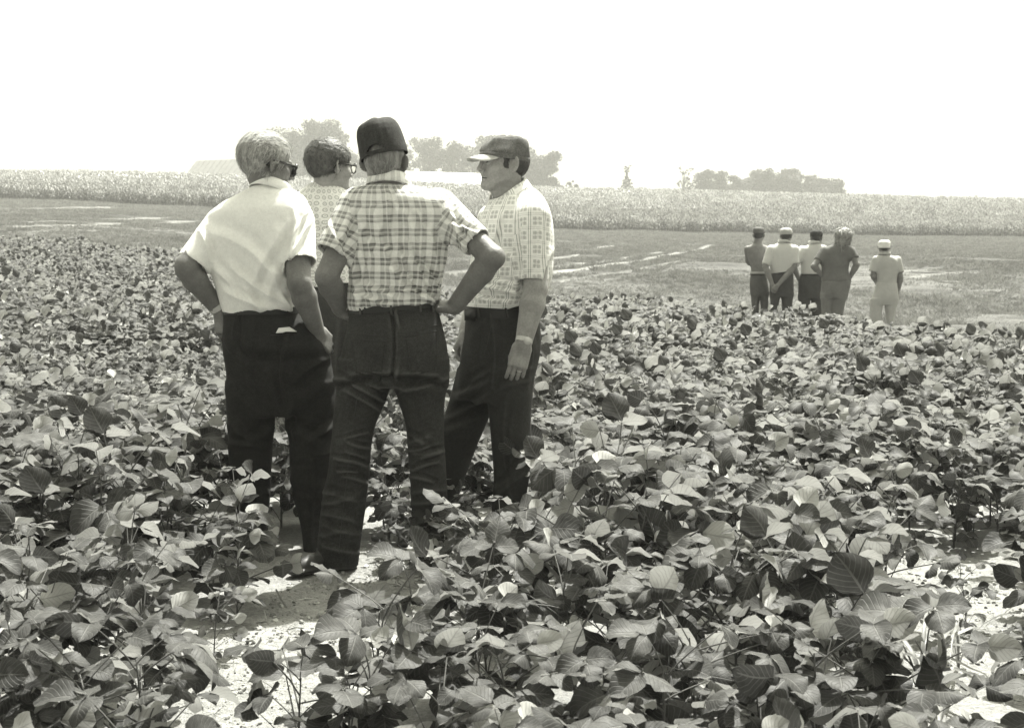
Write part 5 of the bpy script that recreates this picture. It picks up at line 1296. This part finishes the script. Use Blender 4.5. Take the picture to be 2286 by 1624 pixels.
for px_ in (1072, 1130): seam(pd, bD, [(px_-2, 688), (px_+3, 712)], .005, M_SLACK2, 'belt_loop', 3, .011)
bm = MB(); bc = W(1050, 703, YD-.13); bm.box((bc.x, bc.y+.02, bc.z), (.05, .014, .048), Euler((0, 0, -.5)).to_matrix()); local_obj('buckle', bm, M_BLACK, pd)
seam(pd, bD, [(1100, 712), (1090, 760), (1078, 800)], .002, M_SLACK2, 'front_pocket_seam')
shoe(pd, (W(1150, 1228, YD-.07).x, YD-.06, 0.), (W(1050, 1228, YD-.07).x, YD-.16, 0.), M_SHOE); shoe(pd, (W(985, 1228, YD+.08).x, YD+.1, 0.), (W(890, 1228, YD+.08).x, YD+.06, 0.), M_SHOE)
profD = [(-.010, 1.0), (.004, 1.02), (.014, 1.04), (.026, 1.0), (.040, .94), (.056, .87), (.070, .79), (.080, .66), (.084, .48), (.084, .25), (.082, .02)]
HD2 = Frame(A3(1121, 362, YD), (-.86, -.50, .10), (0.06, 0, 1), 1.0)
capD = cap_crown(pd, HD2, [(a+.022, b) for a, b in profD], M_CAPG, rx=.086, ry=.108, seed=7, dent=.008, lean=-.006)
bnd = MB(); V_ = []; n_ = 48
for q in range(n_):
    a = q*2*math.pi/n_
    for z_, g_ in ((.010, .002), (.010, .0045), (.030, .0065), (.030, .003)): V_.append((math.cos(a)*(.086+g_), -.012+math.sin(a)*(.108+g_), z_))
bnd.add(V_, [(q*4+j, ((q+1) % n_)*4+j, ((q+1) % n_)*4+(j+1) % 4, q*4+(j+1) % 4) for q in range(n_) for j in range(4)])
bb = local_obj('cap_band', bnd, M_CAPG, pd, HD2); bb.parent = capD
cap_brim(pd, capD, HD2, M_BRIM, .020, .106, ln=.070, drop=.026, curve=.034)
def hairD(x, y, z):
    e = np.sqrt((x/.083)**2+((y+.018)/.110)**2+((z-.016)/.098)**2)-1; d = e*.088
    cut = np.where(z > -.046, y-np.interp(z, [-.046, -.03, .0, .03], [.020, .026, .030, .040]), y+.030+.5*(-.046-z))
    return np.maximum(np.maximum(np.maximum(d, cut*.9), -(z+.078)), z-.06)
hair_mesh('hair', pd, HD, hairD, hair_mat('dark_brown_hair', .018, .07), 1800, .022, .001, lambda L: (.0, -.5, -.7), 21, .0035, zmax=.0, jitter=.1)
wt, Hw = ring_tube(pd, dwrN+(delN-dwrN)*.07, (dwrN-delN), .0385, .018, .0035, M_METAL, 'wristwatch')
fc = MB(); c_ = dwrN+(delN-dwrN)*.07; fc.tube([c_+np.array([.012, -.034, 0]), c_+np.array([.0145, -.044, 0])], [.017, .0155], 14); f_ = local_obj('watch_face', fc, M_METAL, pd); f_.parent = wt
H_ = Frame(dwrN, (-.24, -.05, -.97), (.05, -1., .0), 1.02)
rg_, _ = ring_tube(pd, H_(-.011, .108, -.003), H_(-.011, .13, -.009)-H_(-.011, .108, -.003), .0098, .005, .0015, M_METAL, 'ring', 14)
eye = MB(); eye.tube([(-.042, .0845, -.008), (-.033, .0905, -.0075), (-.022, .0915, -.009)], [.0012, .0026, .0014], 6); local_obj('eyelid', eye, plain('lash_shadow', .04), pd, HD)
mo = MB(); mo.tube([(-.023, .0845, -.0735), (-.012, .0915, -.0722), (0, .0945, -.0715), (.012, .0915, -.0722)], [.0012, .0020, .0020, .0012], 6); local_obj('mouth', mo, plain('mouth_line', .05), pd, HD)
ebm = MB(); ebm.tube([(-.050, .078, .016), (-.036, .087, .019), (-.018, .090, .015)], [.0025, .004, .003], 6); local_obj('eyebrow', ebm, plain('eyebrow', .03), pd, HD)

# ================================================================== the five men far behind
def e3(u, v, Y):
    return np.array(W((2000+u/4.082)/1.23141, (580+v/4.082)/1.23141, Y))
def eloft(rows, Y, p=2.2):
    R_ = [((580+v/4.082)/1.23141, (2000+a/4.082)/1.23141, (2000+b/4.082)/1.23141, dy, hd) for v, a, b, dy, hd in rows]; return Loft(R_, Y, p)
M_SKL = skin('far_skin', .20); M_TEE = cloth('grey_jersey', .15, .15); M_KHAKI = cloth('pale_twill', .17, .15); M_GREY = cloth('grey_work_trousers', .10, .2); M_DK = cloth('dark_work_trousers', .06, .2); M_COV = cloth('white_coverall_cloth', .46, .08)  # one base skin tone for all the far men
def far_man(Y, label, head, fwd, neck, torso, tmat, arms, sleeves, pel, legs, pmat, bare=False, hs=1.):
    x0 = head[0]; hc = e3(head[0], head[1], Y); g = float(ground_z(hc[0], Y)); root = person(float(hc[0]), Y, g, label, 'men standing in the mown strip')
    H = Frame(hc, fwd, (0, .03, 1), hs); nb = e3(neck[0], neck[1], Y); tl = eloft(torso, Y)
    lo, hi = tl.box(); pts_ = [e3(*p[:2], Y+p[2]) for a in arms for p in a[:3]]
    lo = np.minimum(lo, np.min(pts_, 0))-.2; hi = np.maximum(hi, np.max(pts_, 0))+.2; hi[2] = hc[2]+.2
    def parts(F):
        add_head(F, H, nb, .06)
        if bare: tl.put(F, .04)
        else: F.cone(nb, nb-np.array([0, 0, .3]), .07, .1, .03)
        for a in arms:
            q = [e3(*p[:2], Y+p[2]) for p in a[:3]]; add_arm(F, *q, (.052, .044, .044, .030), .02); add_hand(F, q[2], a[3], a[4], a[5], size=.95, curl=a[6] if len(a) > 6 else (.5, .7, .5))
    body_build(root, lo, hi, .008, parts, M_SKL)
    if not bare:
        shirt_build(root, tl, [(e3(*s_[0][:2], Y+s_[0][2]), e3(*s_[1][:2], Y+s_[1][2]), s_[2], s_[3]) for s_ in sleeves], tmat, h=.009, cavity=False, noise=[((10, 10, 4.5), .012, int(x0)), ((22, 22, 9), .005, 7)])
        if tmat is not M_TEE: collar(root, Frame(nb+np.array([0, 0, .03]), fwd, (0, .1, 1)), tmat, n=20)
    L = [eloft(pel, Y)]+[eloft(l, Y) for l in legs]
    # legs continue down to the ground
    for l in L[1:]:
        k = l.k; z0 = k[0][0]; ex = np.array([[g+.02, k[1][0], k[2][0], k[3][0]*.85, k[4][0]*.85], [g+.30, k[1][0], k[2][0], k[3][0]*.85, k[4][0]*.85]]).T; l.k = np.concatenate([ex, k], 1)
    trousers_build(root, L, pmat, h=.010, noise=[((8, 8, 6), .012, int(x0)+3), ((20, 20, 12), .005, 9)])
    for l in L[1:]: shoe(root, (l.k[1][0], Y-.06, g), (l.k[1][0]+.02, Y+.2, g), M_SHOE)
    return root, H, L[0]
lowprof = [(-.005, 1.0), (.01, 1.03), (.03, 1.03), (.05, .98), (.07, .9), (.085, .75), (.095, .5), (.098, .25), (.098, .02)]
hr_dark = hair_mat('dark_short_hair', .02, .08)
# shirtless man
r1, h1, p1 = far_man(21.1, 'shirtless man in a dark cap and grey trousers, leftmost of the five standing far behind', (352, 268), (.35, .93, 0), (330, 372),
    [(362, 300, 385, 0, .07), (392, 232, 428, 0, .10), (430, 210, 447, 0, .115), (500, 222, 448, 0, .12), (570, 245, 440, 0, .11), (640, 262, 428, 0, .105), (700, 266, 424, 0, .105)], None,
    [((225, 425, 0), (232, 560, .10), (290, 620, .24), (.6, .6, .2), (-.4, .2, .8), 1), ((432, 425, 0), (455, 560, .10), (380, 620, .24), (-.6, .6, .2), (.4, .2, .8), -1)], [],
    [(690, 266, 424, 0, .11), (760, 250, 440, 0, .13), (850, 250, 455, 0, .13), (940, 262, 460, 0, .11)], [[(900, 262, 365, 0, .1), (1080, 270, 350, 0, .08), (1200, 275, 345, 0, .075)], [(900, 350, 460, 0, .1), (1080, 375, 455, 0, .08), (1200, 380, 450, 0, .075)]], M_GREY, bare=True, hs=.98)
c = cap_crown(r1, h1, [(a+.03, b) for a, b in lowprof], M_CAPG, rx=.09, ry=.112, n=24, dent=.003); cap_brim(r1, c, h1, M_CAPG, .03, .108, ln=.06)
hair_mesh('hair', r1, h1, hairC, hr_dark, 200, .03, .003, lambda L: (0, 0, -1), 5, .003, h=.008, width=.003, zmax=0.)
belt(r1, p1, float(e3(340, 692, 21.1)[2]), .04, M_BRIM, name='waistband', grow=.012); belt(r1, p1, float(e3(340, 712, 21.1)[2]), .03, M_BELT)
# striped shirt, hands behind the back
r2, h2, p2 = far_man(20.8, 'man in a finely striped white shirt and pale cap, hands clasped behind his back', (660, 278), (.55, .83, 0), (632, 365),
    [(350, 585, 680, 0, .07), (385, 520, 735, 0, .10), (430, 470, 768, 0, .12), (500, 462, 770, 0, .13), (580, 472, 760, 0, .13), (650, 480, 745, 0, .125), (700, 492, 732, 0, .12)], M_STR,
    [((485, 430, 0), (425, 620, -.06), (505, 830, -.14), (.5, -.1, -.8), (0, -1, 0), 1), ((755, 430, 0), (748, 620, -.08), (560, 835, -.17), (-.6, -.1, -.6), (0, -1, 0), -1)],
    [((488, 432, 0), (428, 600, -.05), .075, .062), ((750, 432, 0), (755, 590, -.06), .075, .065)],
    [(690, 498, 730, 0, .12), (780, 482, 736, 0, .135), (870, 478, 736, 0, .135), (960, 480, 734, 0, .11)], [[(920, 478, 606, 0, .105), (1090, 478, 565, 0, .085), (1200, 480, 560, 0, .08)], [(920, 598, 736, 0, .105), (1090, 612, 722, 0, .085), (1200, 618, 715, 0, .08)]], M_DK)
c = cap_crown(r2, h2, [(a+.025, b) for a, b in lowprof], M_BRIM, rx=.092, ry=.112, n=24, dent=.004); cap_brim(r2, c, h2, M_CAPD, .02, .108, ln=.055)
hair_mesh('hair', r2, h2, hairC, hr_dark, 200, .03, .003, lambda L: (0, 0, -1), 6, .003, h=.008, width=.003, zmax=0.)
belt(r2, p2, float(e3(600, 694, 20.8)[2]), .035, M_BELT, .15)
# white short sleeved shirt, hand on hip
r3, h3, p3 = far_man(20.9, 'man in white short-sleeved shirt and dark cap, left hand on hip, in far group', (1000, 298), (.55, .83, 0), (975, 375),
    [(362, 925, 1030, 0, .07), (395, 870, 1075, 0, .10), (440, 822, 1100, 0, .12), (520, 815, 1100, 0, .13), (600, 820, 1090, 0, .13), (670, 822, 1075, 0, .125), (716, 825, 1065, 0, .12)], M_STR,
    [((838, 445, 0), (728, 608, -.10), (800, 760, .0), (.5, .4, -.6), (-.5, -.6, .4), -1), ((1085, 445, 0), (1120, 600, .05), (1080, 730, .12), (-.3, .4, -.8), (.9, 0, 0), 1)],
    [((838, 442, 0), (742, 600, -.08), .078, .072), ((1080, 442, 0), (1115, 580, .04), .075, .068)],
    [(708, 826, 1062, 0, .12), (790, 802, 1070, 0, .135), (870, 796, 1072, 0, .135), (980, 794, 1070, 0, .11)], [[(940, 793, 935, 0, .105), (1120, 800, 915, 0, .085), (1220, 802, 905, 0, .08)], [(940, 930, 1070, 0, .105), (1120, 950, 1060, 0, .085), (1220, 955, 1055, 0, .08)]], M_DK)
c = cap_crown(r3, h3, [(a+.02, b) for a, b in lowprof], M_CAPD, rx=.09, ry=.112, n=24, dent=.004); cap_brim(r3, c, h3, M_CAPD, .015, .108, ln=.05)
hair_mesh('hair', r3, h3, hairC, hr_dark, 200, .03, .003, lambda L: (0, 0, -1), 7, .003, h=.008, width=.003, zmax=0.)
belt(r3, p3, float(e3(940, 716, 20.9)[2]), .035, M_BELT)
# fair long hair, grey tee
r4, h4, p4 = far_man(19.6, 'fair shaggy-haired young man in a grey T-shirt and pale trousers, hands on hips', (1325, 290), (.85, .35, -.1), (1255, 375),
    [(368, 1190, 1310, 0, .07), (395, 1120, 1375, 0, .10), (440, 1062, 1415, 0, .12), (520, 1048, 1385, 0, .13), (600, 1055, 1365, 0, .13), (690, 1062, 1362, 0, .125), (780, 1058, 1385, 0, .13), (800, 1062, 1385, 0, .12)], M_TEE,
    [((1085, 450, 0), (968, 620, -.08), (1062, 720, .0), (.8, .3, -.2), (-.2, -.6, .7), -1), ((1395, 450, 0), (1450, 600, -.10), (1368, 750, .0), (-.6, .4, -.6), (.5, -.6, .4), 1)],
    [((1088, 450, 0), (1022, 560, -.04), .078, .075), ((1392, 450, 0), (1425, 535, -.05), .075, .072)],
    [(780, 1062, 1382, 0, .13), (850, 1052, 1372, 0, .135), (920, 1045, 1352, 0, .13), (980, 1045, 1340, 0, .11)], [[(930, 1045, 1185, 0, .105), (1100, 1055, 1160, 0, .085), (1240, 1062, 1155, 0, .08)], [(930, 1172, 1345, 0, .11), (1100, 1160, 1310, 0, .09), (1240, 1150, 1280, 0, .085)]], M_KHAKI)
def hairE(x, y, z):
    d = (np.sqrt((x/.105)**2+((y+.030)/.130)**2+((z-.02)/.115)**2)-1)*.1; d2 = (np.sqrt((x/.09)**2+((y+.075)/.07)**2+((z+.075)/.10)**2)-1)*.08
    d = np.minimum(d, d2); return np.maximum(d, np.where(z > .035, y-.10, y-.025))
hair_mesh('hair', r4, h4, hairE, hair_mat('fair_hair', .18, .5), 900, .09, .012, lambda L: (.3*math.sin(L[2]*40), -.3, -.8), 9, .020, h=.008, width=.004, wave=.015, jitter=.35)
# coverall
r5, h5, p5 = far_man(21.0, 'man in a pale coverall and round white cap, standing apart at the right', (1755, 400), (.05, 1., 0), (1762, 500),
    [(484, 1712, 1822, 0, .07), (510, 1672, 1880, 0, .10), (550, 1642, 1925, 0, .12), (620, 1640, 1935, 0, .13), (700, 1668, 1915, 0, .13), (780, 1680, 1900, 0, .125), (850, 1668, 1905, 0, .13)], M_COV,
    [((1665, 555, 0), (1635, 720, .0), (1670, 800, .2), (.3, .8, -.2), (-.9, 0, .2), 1), ((1915, 555, 0), (1940, 740, -.03), (1922, 870, .02), (0, .1, -1), (.9, -.3, 0), 1)],
    [((1670, 552, 0), (1636, 680, .0), .075, .078), ((1905, 552, 0), (1930, 690, -.03), .072, .07)],
    [(800, 1678, 1900, 0, .13), (870, 1662, 1908, 0, .14), (940, 1635, 1915, 0, .145), (1010, 1610, 1915, 0, .13), (1050, 1600, 1905, 0, .11)], [[(980, 1605, 1755, 0, .11), (1120, 1600, 1730, 0, .095), (1240, 1610, 1720, 0, .09)], [(980, 1755, 1912, 0, .11), (1120, 1770, 1885, 0, .095), (1240, 1780, 1870, 0, .09)]], M_COV)
cap_crown(r5, h5, [(-.02, .98), (0, 1.0), (.03, 1.0), (.045, 1.0), (.06, 1.0), (.08, .93), (.095, .75), (.103, .5), (.105, .25), (.105, .02)], M_NOTE, rx=.092, ry=.108, n=28, dent=.003)
hair_mesh('hair', r5, h5, hairC, hr_dark, 200, .03, .003, lambda L: (0, 0, -1), 8, .003, h=.008, width=.003, zmax=0.)
